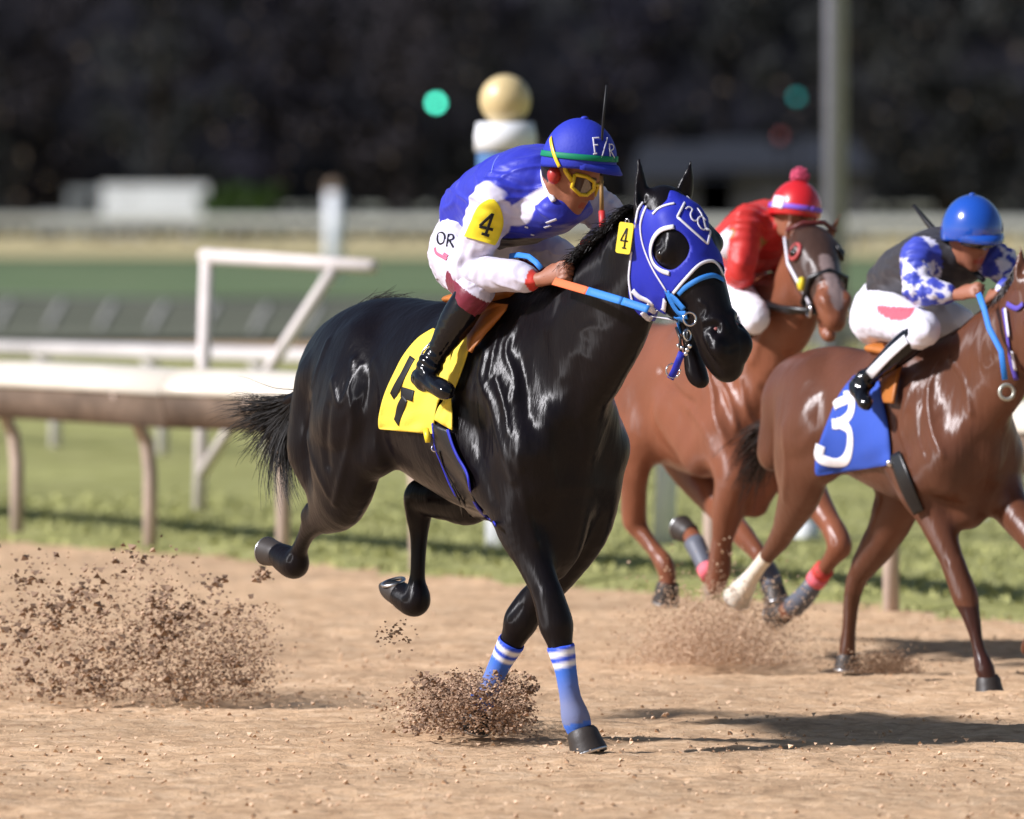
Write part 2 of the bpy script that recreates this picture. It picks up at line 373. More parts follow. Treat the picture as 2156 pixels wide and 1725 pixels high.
def add_hoof_parts(root, p, q, w, m_hoof, m_shoe):
    """hoof wall as a cut cone from coronet p to sole q, with a metal shoe"""
    ax = (q-p).normalized(); a = ax.orthogonal().normalized(); b = ax.cross(a); mb = MB(); n = 24; R_ = [(-.014, .72), (0, .86), (.35, .91), (.7, .98), (1., 1.05)]
    ring = lambda t, r: [(p.lerp(q, t) if t >= 0 else p+ax*t)+(a*math.cos(6.2832*j/n)+b*math.sin(6.2832*j/n))*(r*w) for j in range(n)]
    for t, r in R_: mb.v += ring(t, r)
    mb.f = [(i*n+j, i*n+(j+1) % n, (i+1)*n+(j+1) % n, (i+1)*n+j) for i in range(4) for j in range(n)]
    k0 = len(mb.v); mb.v += ring(1., 1.06)+ring(.97, .8); mb.f += [(k0+j, k0+(j+1) % n, k0+n+(j+1) % n, k0+n+j) for j in range(n)]+[tuple(k0+n+j for j in range(n))]; ob = mb.build('hoof', m_hoof, root)
    sh = MB(); sh.torus(q+ax*.004, w*.93, w*.14, ax, 22, 6); sh.build('horseshoe', m_shoe, ob)
    return ob
def hair(name, roots, m, parent, n=6, wd=.004):
    """roots: list of point lists (strand centre lines); every strand becomes a thin tapering prism"""
    vs = []; fs = []
    for pts in roots:
        k = len(pts); b = len(vs)
        for i, p in enumerate(pts):
            t = V(pts[min(i+1, k-1)])-V(pts[max(i-1, 0)]); a = t.orthogonal().normalized(); c = t.cross(a).normalized(); r = wd*(1-.85*i/(k-1))
            for j in range(3): vs.append(V(p)+a*(r*math.cos(2.09*j))+c*(r*math.sin(2.09*j)))
        for i in range(k-1):
            for j in range(3): fs.append((b+i*3+j, b+i*3+(j+1) % 3, b+i*3+3+(j+1) % 3, b+i*3+3+j))
    vs = np.array([list(v) for v in vs]); return mesh_obj(name, vs, np.array(fs), m, parent)
def strands(lines, n, spread, seed=1, taper=1., jitter=.01):
    """n strands that follow interpolated guide lines"""
    r = random.Random(seed); out = []
    L = [[V(p) for p in smooth_line(l, 4)] for l in lines]; k = min(len(l) for l in L)
    for _ in range(n):
        f = r.random()*(len(L)-1); i = min(int(f), len(L)-2); f -= i; ln = r.uniform(.55, 1.0); o = V((r.gauss(0, 1), r.gauss(0, 1), r.gauss(0, 1))); ph = r.uniform(0, 6); pts = []
        for j in range(0, k, 2):
            if j/(k-1) > ln: break
            p = L[i][j].lerp(L[i+1][j], f); t = j/(k-1)
            pts.append(p+o*spread*(.15+t*taper)+V((math.sin(ph+t*7), math.cos(ph*2+t*6), math.sin(ph*3+t*8)))*jitter*t)
        if len(pts) > 2: out.append(pts)
    return out
# ------------------------------------------------------------------ riders
def fist(g, wr, kn, side, up, s=1.):
    """palm and five separate fingers curled round a rein; wr wrist, kn knuckles, side across the knuckles (thumb at +), up back of the hand"""
    wr = V(wr); kn = V(kn); ax = (kn-wr).normalized(); side = V(side).normalized(); side = (side-ax*side.dot(ax)).normalized(); up = side.cross(ax).normalized() if up is None else V(up).normalized()
    up = (up-ax*up.dot(ax)).normalized(); side = ax.cross(up) if ax.cross(up).dot(side) > 0 else up.cross(ax)
    g.chain([(wr, .026*s, .022*s), (wr.lerp(kn, .5), .036*s, .02*s), (kn-ax*.008, .040*s, .017*s)], .012, side, 4)
    ln = [1., 1.1, 1.02, .82]
    for i in range(4):
        b = kn+side*((1.5-i)*.0205*s); L = ln[i]*s; r0 = .0098*s
        p1 = b+ax*.026*L+up*(.002)-up*.008; p2 = p1-up*.024*L+ax*.004; p3 = p2-ax*.022*L-up*.004
        g.chain([(b-ax*.01, r0*1.05, r0*1.05), (b+ax*.004, r0*1.15, r0*1.15), (p1, r0, r0), (p2, r0*.93, r0*.93), (p3, r0*.85, r0*.85)], .0035, None, 3)
    tb = wr.lerp(kn, .35)+side*.03*s-up*.006
    g.chain([(tb, .013*s, .013*s), (tb+ax*.028*s+side*.012*s-up*.012, .0115*s, .0115*s), (tb+ax*.052*s-side*.004-up*.026, .010*s, .010*s), (tb+ax*.060*s-side*.022-up*.032, .0085*s, .0085*s)], .006, None, 3)
def head_sdf(g, hd):
    """hd: Head frame with A = face forward, N = up, R = its right; centre of skull at P"""
    A = hd.at; K = hd.k
    g.chain([(A(-.015, .02, 0), .076*K, .09*K), (A(.02, .03, 0), .074*K, .088*K)], .03, hd.R, 2)
    g.chain([(A(.035, -.02, 0), .062*K, .07*K), (A(.055, -.075, 0), .046*K, .045*K), (A(.070, -.105, 0), .028*K, .022*K)], .03, hd.R, 3)
    for s in (-1, 1):
        g.chain([(A(-.01, -.05, .055*s), .018*K, .022*K), (A(.03, -.09, .042*s), .014*K, .018*K)], .02, hd.R, 2)
        g.chain([(A(.065, -.022, .042*s), .018*K, .014*K)], .018, hd.R, 1)
        g.ball(A(.098, .006, .031*s), .016*K, .014, True); g.ball(A(.081, .006, .031*s), .0125*K, .004)
        g.chain([(A(-.002, .012, .073*s), .006*K, .018*K), (A(-.012, -.018, .075*s), .006*K, .012*K)], .008, hd.R, 2)
        g.ball(A(.101, -.038, .011*s), .0085*K, .008)
    g.chain([(A(.086, .03, .02), .01*K, .007*K), (A(.092, .026, 0), .01*K, .008*K), (A(.086, .03, -.02), .01*K, .007*K)], .012, None, 2)
    g.chain([(A(.088, .012, 0), .008*K, .008*K), (A(.103, -.014, 0), .009*K, .009*K), (A(.114, -.034, 0), .0105*K, .0095*K)], .01, hd.R, 3)
    g.chain([(A(.088, -.062, .018), .005*K, .005*K), (A(.097, -.060, 0), .008*K, .006*K), (A(.088, -.062, -.018), .005*K, .005*K)], .006, None, 2)
    g.chain([(A(.086, -.076, .015), .005*K, .005*K), (A(.094, -.076, 0), .0085*K, .007*K), (A(.086, -.076, -.015), .005*K, .005*K)], .006, None, 2)
    g.ball(A(.082, -.104, 0), .019*K, .016)
def rider(root, J, hd, lo, hi, h, M, k=1., seed=3, jers_col=None, pants_col=None, belly=()):
    """J: joints pelvis, waist, chest, neck, sh/el/wr/kn(uckle) and hip/knee/ankle/toe per side. Body first (one surface), then the clothes"""
    out = {}; N3 = ('R', 'L')
    lat = (J['shR']-J['shL']).normalized(); sc = lambda L: [(p, a*k, b*k) for p, a, b in L]
    g = SDF(lo, hi, h); head_sdf(g, hd)
    g.chain(sc([(J['pelvis'], .12, .10), (J['waist'], .11, .09), (J['chest'], .14, .10), (J['neck'].lerp(J['chest'], .35), .09, .075)]), .03, lat)
    g.chain(sc([(J['neck'].lerp(J['chest'], .4), .06, .06), (J['neck'], .052, .055), (hd.at(-.02, -.04, 0), .052, .056)]), .03, lat)
    for s in N3:
        g.chain(sc([(J['sh'+s], .05, .05), (J['el'+s], .036, .036), (J['el'+s].lerp(J['wr'+s], .4), .035, .035), (J['wr'+s], .022, .026)]), .02)
        g.chain(sc([(J['hip'+s], .07, .07), (J['knee'+s], .042, .042), (J['ankle'+s], .024, .024), (J['toe'+s], .015, .014)]), .02)
        if ('kn'+s) in J: fist(g, J['wr'+s], J['kn'+s], J['hs'+s], J.get('hu'+s), k)
    P, F = g.mesh(2); a, n, r = hd.loc(P)
    col = np.tile(np.array(M['skin_rgb']), (len(P), 1)); lip = (np.abs(n+.069) < .011) & (a > .085) & (np.abs(r) < .024); col[lip] = np.array(M['skin_rgb'])*(1.0, .5, .5)
    br = (n > .022) & (n < .034) & (a > .075) & (np.abs(r) > .012) & (np.abs(r) < .045); col[br] = (.02, .012, .01)
    hr = (n < .05) & (n > -.045) & (a < -.02) & (np.linalg.norm(P-np.array(hd.P), axis=1) < .14); col[hr] = (.012, .008, .007)
    out['body'] = mesh_obj('body', P, F, M['skin'], root, col); out['skin_tree'] = bvh(P, F)
    # jersey
    g = SDF(lo, hi, h)
    g.chain(sc([(J['pelvis'].lerp(J['waist'], .55), .150, .125), (J['waist'], .165, .135), (J['chest'], .185, .150), (J['neck'].lerp(J['chest'], .45), .125, .10), (J['neck'].lerp(J['chest'], .1), .075, .072)]), .05, lat, 6)
    if belly: g.chain(sc(belly), .06, lat)
    for s in N3:
        e, wv, sh = J['el'+s], J['wr'+s], J['sh'+s]
        g.chain(sc([(J['chest'].lerp(sh, .55), .09, .09), (sh, .083, .083), (sh.lerp(e, .5), .074, .07), (e, .062, .062), (e.lerp(wv, .35), .064, .064), (e.lerp(wv, .75), .052, .050), (wv.lerp(e, .10), .033, .034)]), .045)
    P, F = g.mesh(2); N = normals(P, F)
    wr = noise3(P, 17, seed)*.0040+noise3(P*np.array([1, 1, .45]), 50, seed+1)*.0008+np.exp(-(noise3(P*np.array([.35, .8, 1.1]), 15, seed+9)/.20)**2)*.0065
    for s in N3:   # creases gather at the elbow, the armpit and the cuff
        for c, rad, dr in ((J['el'+s], .10, J['wr'+s]-J['el'+s]), (J['sh'+s], .13, J['el'+s]-J['sh'+s])):
            d = np.linalg.norm(P-np.array(c), axis=1); t = (P-np.array(c))@np.array(dr.normalized()); wr += np.exp(-(d/rad)**2)*np.sin(t*150+noise3(P, 12, seed)*2.2)*.0050
    P = P+N*(wr*k)[:, None]; out['jP'] = (P, F)
    out['jersey'] = mesh_obj('jersey', P, F, M['jersey'], root, jers_col(P, J)); out['jersey_tree'] = bvh(P, F)
    # breeches
    g = SDF(lo, hi, h)
    g.chain(sc([(J['pelvis'].lerp(J['waist'], .9), .13, .11), (J['pelvis'], .17, .145), (J['pelvis']-(J['waist']-J['pelvis']).normalized()*.07, .155, .12)]), .06, lat, 5)
    for s in N3:
        hp, kn, an = J['hip'+s], J['knee'+s], J['ankle'+s]
        g.chain(sc([(hp, .115, .115), (hp.lerp(kn, .5), .098, .098), (kn, .070, .070), (kn.lerp(an, .22), .058, .058)]), .05)
    P, F = g.mesh(2); N = normals(P, F); P = P+N*((noise3(P, 24, seed+2)*.0030+np.exp(-(noise3(P*np.array([.6, 1, 1]), 17, seed+8)/.16)**2)*.004+noise3(P, 55, seed+3)*.0012)*k)[:, None]
    out['breeches'] = mesh_obj('breeches', P, F, M['breeches'], root, pants_col(P, J) if pants_col else np.tile((.82, .80, .86), (len(P), 1))); out['breeches_tree'] = bvh(P, F)
    for s in N3:
        kn, an, to = J['knee'+s], J['ankle'+s], J['toe'+s]
        g = SDF(np.minimum(np.minimum(kn, an), to)-.15, np.maximum(np.maximum(kn, an), to)+.15, h)
        heel = an+(an-kn).normalized()*.07*k-(to-an).normalized()*.02*k; toe = to
        g.chain(sc([(kn.lerp(an, .02), .060, .062), (kn.lerp(an, .12), .064, .066), (kn.lerp(an, .42), .064, .068), (kn.lerp(an, .85), .040, .044), (an, .042, .046)]), .02, None, 5)
        g.chain(sc([(heel, .034, .036), (heel.lerp(toe, .4), .036, .040), (toe, .036, .028), (toe+(toe-heel).normalized()*.02, .022, .018)]), .03, None, 4)
        g.chain(sc([(an, .042, .044), (heel.lerp(toe, .25), .036, .040)]), .03, None, 2)
        P, F = g.mesh(2); N = normals(P, F); t = (P-np.array(an))@np.array((kn-an).normalized()); P = P+N*(np.exp(-(t/.07)**2)*np.sin(t*190+noise3(P, 20, seed))*.0022)[:, None]
        o = mesh_obj('boot', P, F, M['boot'], root); out['boot'+s] = (P, F, o)
    return out
def helmet(root, hd, m, name='helmet', lo_n=.035, brim=True, band=None, mband=None, ridge=True, pom=None):
    A = hd.at; K = hd.k; nu, nv = 36, 18; vs = []; fs = []
    def pt(i, j, infl=0.):
        th = (j/nv)*math.radians(104); ph = 2*math.pi*i/nu; x = math.sin(th)*math.cos(ph); y = math.sin(th)*math.sin(ph); z = math.cos(th)
        a = .128*x*(1+.03*x)+infl*x; r = .112*y+infl*y; n = lo_n+.012+(.142*z if z > 0 else .10*z)+infl*z+.012*x*(1-z)
        return A(a, n, r)
    for j in range(1, nv+1):
        for i in range(nu): vs.append(pt(i, j))
    vs.append(pt(0, 0)); T = len(vs)-1
    fs = [(T, (i+1) % nu, i) for i in range(nu)]
    for j in range(nv-1):
        for i in range(nu): fs.append((j*nu+(i+1) % nu, (j+1)*nu+(i+1) % nu, (j+1)*nu+i, j*nu+i))
    o = mesh_obj(name, vs, fs, m, root); so = o.modifiers.new('thickness', 'SOLIDIFY'); so.thickness = .012; so.offset = -1
    if brim:
        g = []; f2 = []; W = 16
        for i in range(W+1):
            ph = math.radians(-62+124*i/W); c = math.cos(ph); s = math.sin(ph); ext = .040*max(0, math.cos(ph*1.35))
            g += [A(.118*c, lo_n+.012+.012, .108*s), A((.124+ext*.5)*c, lo_n+.008+.006, .108*s), A((.124+ext)*c, lo_n-.004-.006*c, .108*s)]
        for i in range(W):
            for j in range(2): f2.append((i*3+j, i*3+3+j, i*3+4+j, i*3+1+j))
        b = mesh_obj('peak', g, f2, m, o); so = b.modifiers.new('thickness', 'SOLIDIFY'); so.thickness = .006; so.offset = 0
    if mband:
        pts = []; nr = []
        for i in range(nu+1):
            p = pt(i, nv*.80, .003); q = pt(i, nv*.80, .012); pts.append(p); nr.append((q-p).normalized())
        strap_mesh(pts, nr, .022, .0018).build('hat_band', mband, o)
    if ridge: MB().sphere(pt(0, 0), .013*K, 12, 8, (1, 1, .6)).build('button', m, o)
    if pom:
        c = A(-.01, lo_n+.17, 0); mb = MB(); mb.sphere(c, .034, 14, 10); 
        rr = random.Random(4)
        for _ in range(260):
            d = V((rr.gauss(0, 1), rr.gauss(0, 1), rr.gauss(0, 1))).normalized(); mb.tube([c+d*.028, c+d*.045], [.003, .002], 3)
        mb.build('pompom', pom, o)
    return o, pt
H1 = .0085; H2 = .0055; H3 = .011; AN = .25
# ------------------------------------------------------------------ setting
def ground_mat(name, c1, c2, c3, sc, bump, rough=.95, st=(1, 1, 1), dark=None):
    m = bpy.data.materials.new(name); m.use_nodes = True; n = m.node_tree.nodes; l = m.node_tree.links; b = n['Principled BSDF']; b.inputs['Roughness'].default_value = rough; b.inputs['Specular IOR Level'].default_value = .15
    tc = n.new('ShaderNodeTexCoord'); mp = n.new('ShaderNodeMapping'); mp.inputs['Scale'].default_value = st; l.new(tc.outputs['Object'], mp.inputs[0])
    a = n.new('ShaderNodeTexNoise'); a.inputs['Scale'].default_value = sc; a.inputs['Detail'].default_value = 9; a.inputs['Roughness'].default_value = .68; l.new(mp.outputs[0], a.inputs['Vector'])
    r = n.new('ShaderNodeValToRGB'); e = r.color_ramp.elements; e[0].position = .34; e[0].color = (*c1, 1); e[1].position = .66; e[1].color = (*c3, 1); x = e.new(.5); x.color = (*c2, 1); l.new(a.outputs[0], r.inputs[0])
    big = n.new('ShaderNodeTexNoise'); big.inputs['Scale'].default_value = sc*.07; big.inputs['Detail'].default_value = 4; l.new(mp.outputs[0], big.inputs['Vector'])
    mr = n.new('ShaderNodeMapRange'); mr.inputs[1].default_value = .3; mr.inputs[2].default_value = .7; mr.inputs[3].default_value = .8; mr.inputs[4].default_value = 1.15; l.new(big.outputs[0], mr.inputs[0])
    mx = n.new('ShaderNodeVectorMath'); mx.operation = 'SCALE'; l.new(r.outputs[0], mx.inputs[0]); l.new(mr.outputs[0], mx.inputs['Scale']); l.new(mx.outputs[0], b.inputs['Base Color'])
    if bump:
        f = n.new('ShaderNodeTexNoise'); f.inputs['Scale'].default_value = sc*2.2; f.inputs['Detail'].default_value = 8; f.inputs['Roughness'].default_value = .7; l.new(tc.outputs['Object'], f.inputs['Vector'])
        bp = n.new('ShaderNodeBump'); bp.inputs['Distance'].default_value = bump; l.new(f.outputs[0], bp.inputs['Height']); l.new(bp.outputs[0], b.inputs['Normal'])
    return m
M_dirt = ground_mat('track_dirt', (.41, .26, .15), (.61, .405, .24), (.72, .515, .33), 13, .014, st=(.45, 1, 1))
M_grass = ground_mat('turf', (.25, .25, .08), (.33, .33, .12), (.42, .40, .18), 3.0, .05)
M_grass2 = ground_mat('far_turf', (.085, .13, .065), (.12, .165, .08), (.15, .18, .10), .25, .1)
M_path = ground_mat('pale_path', (.38, .32, .17), (.50, .42, .22), (.56, .48, .28), .2, 0)
M_brush = ground_mat('rough_ground', (.075, .085, .055), (.115, .12, .085), (.15, .15, .11), .5, 0)
gA0, gA1 = gnd(-40, 1127), gnd(1858, 1289)
RL = (gA1-gA0).normalized(); RN = V((RL.y, -RL.x, 0))      # along the rail, and from the rail towards the track
if RN.x > 0: RN = -RN
E0, E1 = gnd(0, 1140), gnd(2156, 1312); EL = (E1-E0).normalized(); EN = V((EL.y, -EL.x, 0)); EN = -EN if EN.x > 0 else EN
xs = np.unique(np.concatenate([np.linspace(-900, -8, 24), np.linspace(-8, -3, 26), np.arange(-3, 3.2, .03), np.linspace(3.2, 8, 24), np.linspace(8, 900, 24)]))
ys = np.unique(np.concatenate([np.linspace(-60, 26, 40), np.arange(26, 46, .03), np.linspace(46, 70, 80), np.linspace(70, 2400, 60)]))
X, Y = np.meshgrid(xs, ys, indexing='ij'); Pg = np.stack([X.ravel(), Y.ravel(), np.zeros(X.size)], 1)
fin = np.clip(1-np.maximum(np.abs(Pg[:, 0])-3, 0)/3, 0, 1)*np.clip((Pg[:, 1]-24)/3, 0, 1)*np.clip((58-Pg[:, 1])/8, 0, 1)
q = np.stack([Pg[:, 0]*RL.x+Pg[:, 1]*RL.y, Pg[:, 0]*RN.x+Pg[:, 1]*RN.y], 1)
bmp = noise3(np.stack([Pg[:, 0]*.9, Pg[:, 1], Pg[:, 0]*0], 1), 9, 5)*.010+noise3(Pg, 31, 6)*.006+noise3(Pg, 75, 8)*.0025
rid = noise3(np.stack([Pg[:, 0]*.12+Pg[:, 1]*.0, Pg[:, 1], Pg[:, 0]*0], 1), 3.1, 7)*.018
# the groove the hooves have cut, and the berm of loose dirt beside it
gy = 34.0-Pg[:, 0]*.10; d = Pg[:, 1]-gy
groove = (-.02*np.exp(-((d+.30)/.16)**2)+.035*np.exp(-((d+.62)/.25)**2))
Pg[:, 2] = (bmp+rid+groove)*fin-.012
k = len(ys); Fg = np.array([(i*k+j, i*k+k+j, i*k+k+j+1, i*k+j+1) for i in range(len(xs)-1) for j in range(k-1)])
meta(mesh_obj('ground', Pg, Fg, M_dirt), kind='structure')
def sheet(name, pts, m, z):
    return meta(mesh_obj(name, [V((p[0], p[1], z)) for p in pts], [tuple(range(len(pts)))], m, smooth=False), kind='structure')
# infield turf: ragged edge against the dirt
edge = []; far = []
for i in range(400):
    t = -60+i*.3; p = E0+EL*t-EN*(.05*math.sin(i*1.7)+.06*random.random()); edge.append(p)
mbg = MB(); n = len(edge)
rows = [0, .4, 1, 2, 4, 8, 16, 40, 90]
for p in edge:
    for r_ in rows: mbg.v.append(V((p.x, p.y, .045))-EN*r_)
for i in range(n-1):
    for j in range(len(rows)-1): mbg.f.append((i*9+j, i*9+9+j, i*9+10+j, i*9+1+j))
for i, v_ in enumerate(mbg.v):
    if i % 9 == 0: v_.z = -.03
    elif v_.z > 0: v_.z += .02*math.sin(v_.x*2.1)*math.cos(v_.y*1.3)
meta(mbg.build('infield_turf', M_grass), kind='structure')
def band(name, y0, y1, m, z):
    meta(mesh_obj(name, [V((-700, y0, z)), V((700, y0, z)), V((700, y1, z)), V((-700, y1, z))], [(0, 1, 2, 3)], m, smooth=False), kind='structure')
band('rough_ground', 128, 2300, M_brush, .074)
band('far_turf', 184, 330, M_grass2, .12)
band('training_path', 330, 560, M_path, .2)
# tufts of turf: uncountable blades, one object
gv = []; gf = []
for _ in range(12000):
    t = random.uniform(-6, 14); r_ = abs(random.gauss(0, 3.2)) if random.random() < .6 else random.uniform(0, 14)
    p = E0+EL*t-EN*(r_+.03); z0 = .05 if r_ > .3 else .0
    if abs(p.x) > 4.2: continue
    a = random.uniform(0, 6.28); wd = random.uniform(.008, .02); hh = random.uniform(.02, .045); dx = V((math.cos(a), math.sin(a), 0)); b = len(gv)
    gv += [p+dx*wd+V((0, 0, z0)), p-dx*wd+V((0, 0, z0)), p+V((random.gauss(0, .02), random.gauss(0, .02), z0+hh))]; gf.append((b, b+1, b+2))
M_blade = mat('grass_blade', (.34, .34, .13), .7, .2, var=.45, vscale=1.3)
meta(mesh_obj('grass_tufts', np.array([list(v) for v in gv]), np.array(gf), M_blade, smooth=False), 'short green and yellowing turf blades beyond the dirt', None, None, 'stuff')
# ---- near safety rail
M_white = mat('white_rail_paint', (.66, .60, .50), .35, .5, bump=.004, bscale=6, var=.06, vscale=3)
M_post = mat('dusty_post', (.44, .35, .29), .6, .3, var=.22, vscale=5)
M_brownp = mat('shaded_dirt_panel', (.13, .092, .065), .75, .2, var=.3, vscale=4, bump=.006, bscale=20)  # dirt and the shade below the cover both put into the brown
M_white2 = mat('old_white_paint', (.60, .56, .54), .5, .3, var=.12, vscale=3)
M_grey = mat('galvanised', (.30, .30, .31), .45, .4, var=.1)
def line_u(u, A, B):
    """point of the ground line A-B that projects to column u"""
    d = ray(u, 900); n_ = V((d.y, -d.x, 0)); t = -(A-C0).dot(n_)/((B-A).dot(n_)); return A+(B-A)*t
root = empty('safety_rail', line_u(300, gA0, gA1), 'white topped running rail with dirty brown skirt, shade painted in, nearest rail to the horses', 'rail')
tops = []; prof = [(-.02, 1.055), (.07, 1.045), (.16, 1.00), (.19, .93), (.17, .90), (.05, .97), (-.05, 1.0)]
def extr(profile, p0, p1, segs, name, m, par):
    mb = MB(); k_ = len(profile)
    for i in range(segs+1):
        c = p0+(p1-p0)*(i/segs)
        for n_, z in profile: mb.v.append(V((c.x, c.y, z+.006*math.sin(i*1.3)))+RN*n_)
    for i in range(segs):
        for j in range(k_): mb.f.append((i*k_+j, i*k_+(j+1) % k_, (i+1)*k_+(j+1) % k_, (i+1)*k_+j))
    mb.f += [tuple(range(k_)), tuple(segs*k_+j for j in range(k_))[::-1]]
    return mb.build(name, m, par)
ra0, ra1 = gA0-RL*9, gA1+RL*16; LA = (ra1-ra0).length; ns = 12
for i in range(ns):
    a = ra0+(ra1-ra0)*(i/ns); b = ra0+(ra1-ra0)*((i+1)/ns)-RL*.012
    extr([(-.06, 1.05), (.0, 1.075), (.08, 1.07), (.15, 1.035), (.20, .96), (.21, .925), (.17, .925), (.0, .96), (-.06, 1.0)], a, b, 3, 'cover_section', M_white, root)
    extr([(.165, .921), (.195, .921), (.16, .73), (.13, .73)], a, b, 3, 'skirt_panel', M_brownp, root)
us = [-250, 20, 300, 580, 860, 1150, 1480, 1858, 2300]
for u in us:
    p = line_u(u, gA0, gA1)-RN*.05
    mb = MB(); mb.tube([p+V((0, 0, -.2)), p+V((0, 0, .45)), p+V((0, 0, .62))+RN*.02, p+V((0, 0, .76))+RN*.09, p+V((0, 0, .88))+RN*.20, p+V((0, 0, .93))+RN*.22], [.042, .042, .042, .040, .038, .036], 12)
    mb.build('post', M_post, root)
# ---- second rail on thin white posts
B0, B1 = gnd(117, 958), gnd(1700, 1032); BL = (B1-B0).normalized(); BN = V((BL.y, -BL.x, 0)); BN = -BN if BN.x > 0 else BN
root = empty('turf_rail', B0, 'thin white pipe rail behind the brown skirted rail', 'rail')
q0, q1 = B0-BL*20, B0+BL*60
for i in range(8):
    a = q0+(q1-q0)*(i/8)+BN*.17; b = q0+(q1-q0)*((i+1)/8)+BN*.17-BL*.02
    MB().tube([a+V((0, 0, .86)), b+V((0, 0, .86))], .062, 12).build('pipe', M_white2, root)
for i in range(-8, 22):
    u = 117+i*226
    if u < -400 or u > 2600: continue
    p = line_u(u, B0, B1); mb = MB(); mb.tube([p+V((0, 0, -.1)), p+V((0, 0, .5)), p+V((0, 0, .68))+BN*.05, p+V((0, 0, .82))+BN*.16], .05, 10); mb.build('post', M_white2, root)
# ---- third, slanted posts of the turf course
K0, K1 = gnd(122, 700), gnd(1800, 742); KL = (K1-K0).normalized()
root = empty('slanted_post_rail', K0, 'low grey rail on slanted posts in front of the far green turf', 'rail')
M_slant = mat('weathered_post', (.26, .26, .25), .6, .2)
for u in list(range(-100, 2400, 108)):
    p = line_u(u, K0, K1); MB().tube([p+V((-.16, 0, -.1)), p+V((.0, 0, .25)), p+V((.16, -.1, .52))], [.075, .07, .06], 8).build('post', M_slant, root)
p0, p1 = line_u(-300, K0, K1), line_u(2400, K0, K1); MB().tube([p0+V((.1, -.1, .56)), p1+V((.1, -.1, .56))], .03, 8).build('pipe', mat('dark_pipe', (.07, .07, .065), .6), root)
# ---- far rails
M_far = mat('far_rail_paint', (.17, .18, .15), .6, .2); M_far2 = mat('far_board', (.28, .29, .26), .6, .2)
def far_rail(a, b, h0, th, label, m, step, n_=60):
    r_ = empty('far_rail', a, label, 'rail'); L = (b-a).normalized(); nn = int((b-a).length/step)
    MB().tube([a+V((0, 0, h0)), b+V((0, 0, h0))], th, 8).build('pipe', m, r_)
    proto = None
    for i in range(nn):
        p = a+L*(i*step)
        if proto is None: proto = MB().tube([p+V((0, 0, 0)), p+V((0, 0, h0))], .09, 6).build('post', m, r_); base = p
        else:
            c = proto.copy(); S.collection.objects.link(c); c.location = proto.location+(p-base)
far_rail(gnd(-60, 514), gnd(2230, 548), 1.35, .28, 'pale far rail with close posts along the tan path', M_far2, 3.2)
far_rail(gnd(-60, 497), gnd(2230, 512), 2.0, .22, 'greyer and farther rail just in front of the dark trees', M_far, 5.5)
# ---- white pipe gallows frame
D = 56.; M_frame = mat('chalky_pipe', (.66, .60, .57), .5, .3, var=.1, vscale=4)
fA, fB = atD(436, 540, D), atD(786, 562, D-1.2); base = gnd(418, 1090)
root = empty('hanging_sign_frame', base, 'tall white pipe frame with one post, a top bar and a diagonal brace', 'frame')
MB().tube([base+V((0, 0, -.1)), fA], .044, 12).build('upright', M_frame, root)
MB().tube([fA-(fB-fA).normalized()*.04, fB], .046, 12).build('top_bar', M_frame, root)
MB().tube([atD(422, 1000, D), atD(700, 572, D-1)], .040, 12).build('brace', M_frame, root)
MB().sphere(fA, .052, 12, 8).build('elbow_joint', M_frame, root)
# ---- gold ball marker pole, white marker posts, small white markers
M_gold = mat('gold_paint', (.60, .47, .24), .35, .5, bump=.003, bscale=14, var=.1); M_wp = mat('pole_white', (.74, .76, .78), .45, .4, var=.05); M_bp = mat('pole_blue', (.07, .16, .32), .45, .4)
b = gnd(1035, 1166); sc = FPX/b.y
root = empty('distance_marker_pole', b, 'blue and white marker pole topped by a gold ball behind the front rider', 'marker pole')
MB().tube([b+V((.08, 0, -.1)), b+V((.08, 0, .75))], .115, 20).build('lower_shaft', M_wp, root)
MB().tube([b+V((.08, 0, .753)), b+V((.08, 0, 2.33))], .165, 20).build('shaft', M_bp, root)
MB().tube([b+V((.08, 0, 2.333)), b+V((.08, 0, 2.42)), b+V((.08, 0, 2.50))], [.178, .180, .165], 24).build('collar', M_wp, root)
MB().sphere(b+V((.08, 0, 2.63)), .148, 28, 18).build('ball', M_gold, root)
def marker(u, v, h0, r0, label, mball=None, lean=0, name='marker_post', cat='post', rb=1.1):
    b = gnd(u, v); o = empty(name, b, label, cat)
    MB().tube([b+V((0, 0, -.1)), b+V((lean*.5, 0, h0*.5)), b+V((lean, 0, h0))], [r0*1.05, r0, r0*.95], 14).build('shaft', M_wp, o)
    MB().sphere(b+V((lean, 0, h0+r0*.5)), r0*rb, 16, 10).build('cap', mball or M_wp, o); return o
marker(1396, 1162, 1.15, .062, 'plain white round post seen between the legs of the running horses', lean=.05)
marker(703, 598, 2.45, .22, 'far white marker post with tan ball cap above the pipe frame', mat('tan_cap', (.22, .15, .10), .6), rb=.95)
marker(1695, 1152, .16, .085, 'small low white marker on the turf behind the legs of the number three horse', name='low_marker', cat='marker')
marker(2066, 1112, .08, .05, 'tiny white knob on the turf under the chest of the number three horse', name='low_marker', cat='marker')
# ---- lighting mast shaft
b = V(gnd(1758, 800)); root = empty('lighting_mast', b, 'tall plain grey metal mast rising out of frame behind the red capped rider', 'pole')
M_mast = mat('mast_grey', (.25, .25, .32), .5, .4, var=.08)
MB().tube([b+V((0, 0, -.1)), b+V((.03, 0, 22))], [.135, .115], 18).build('shaft', M_mast, root); MB().tube([b+V((0, 0, 0)), b+V((0, 0, .06))], .30, 18).build('base_plate', M_mast, root)
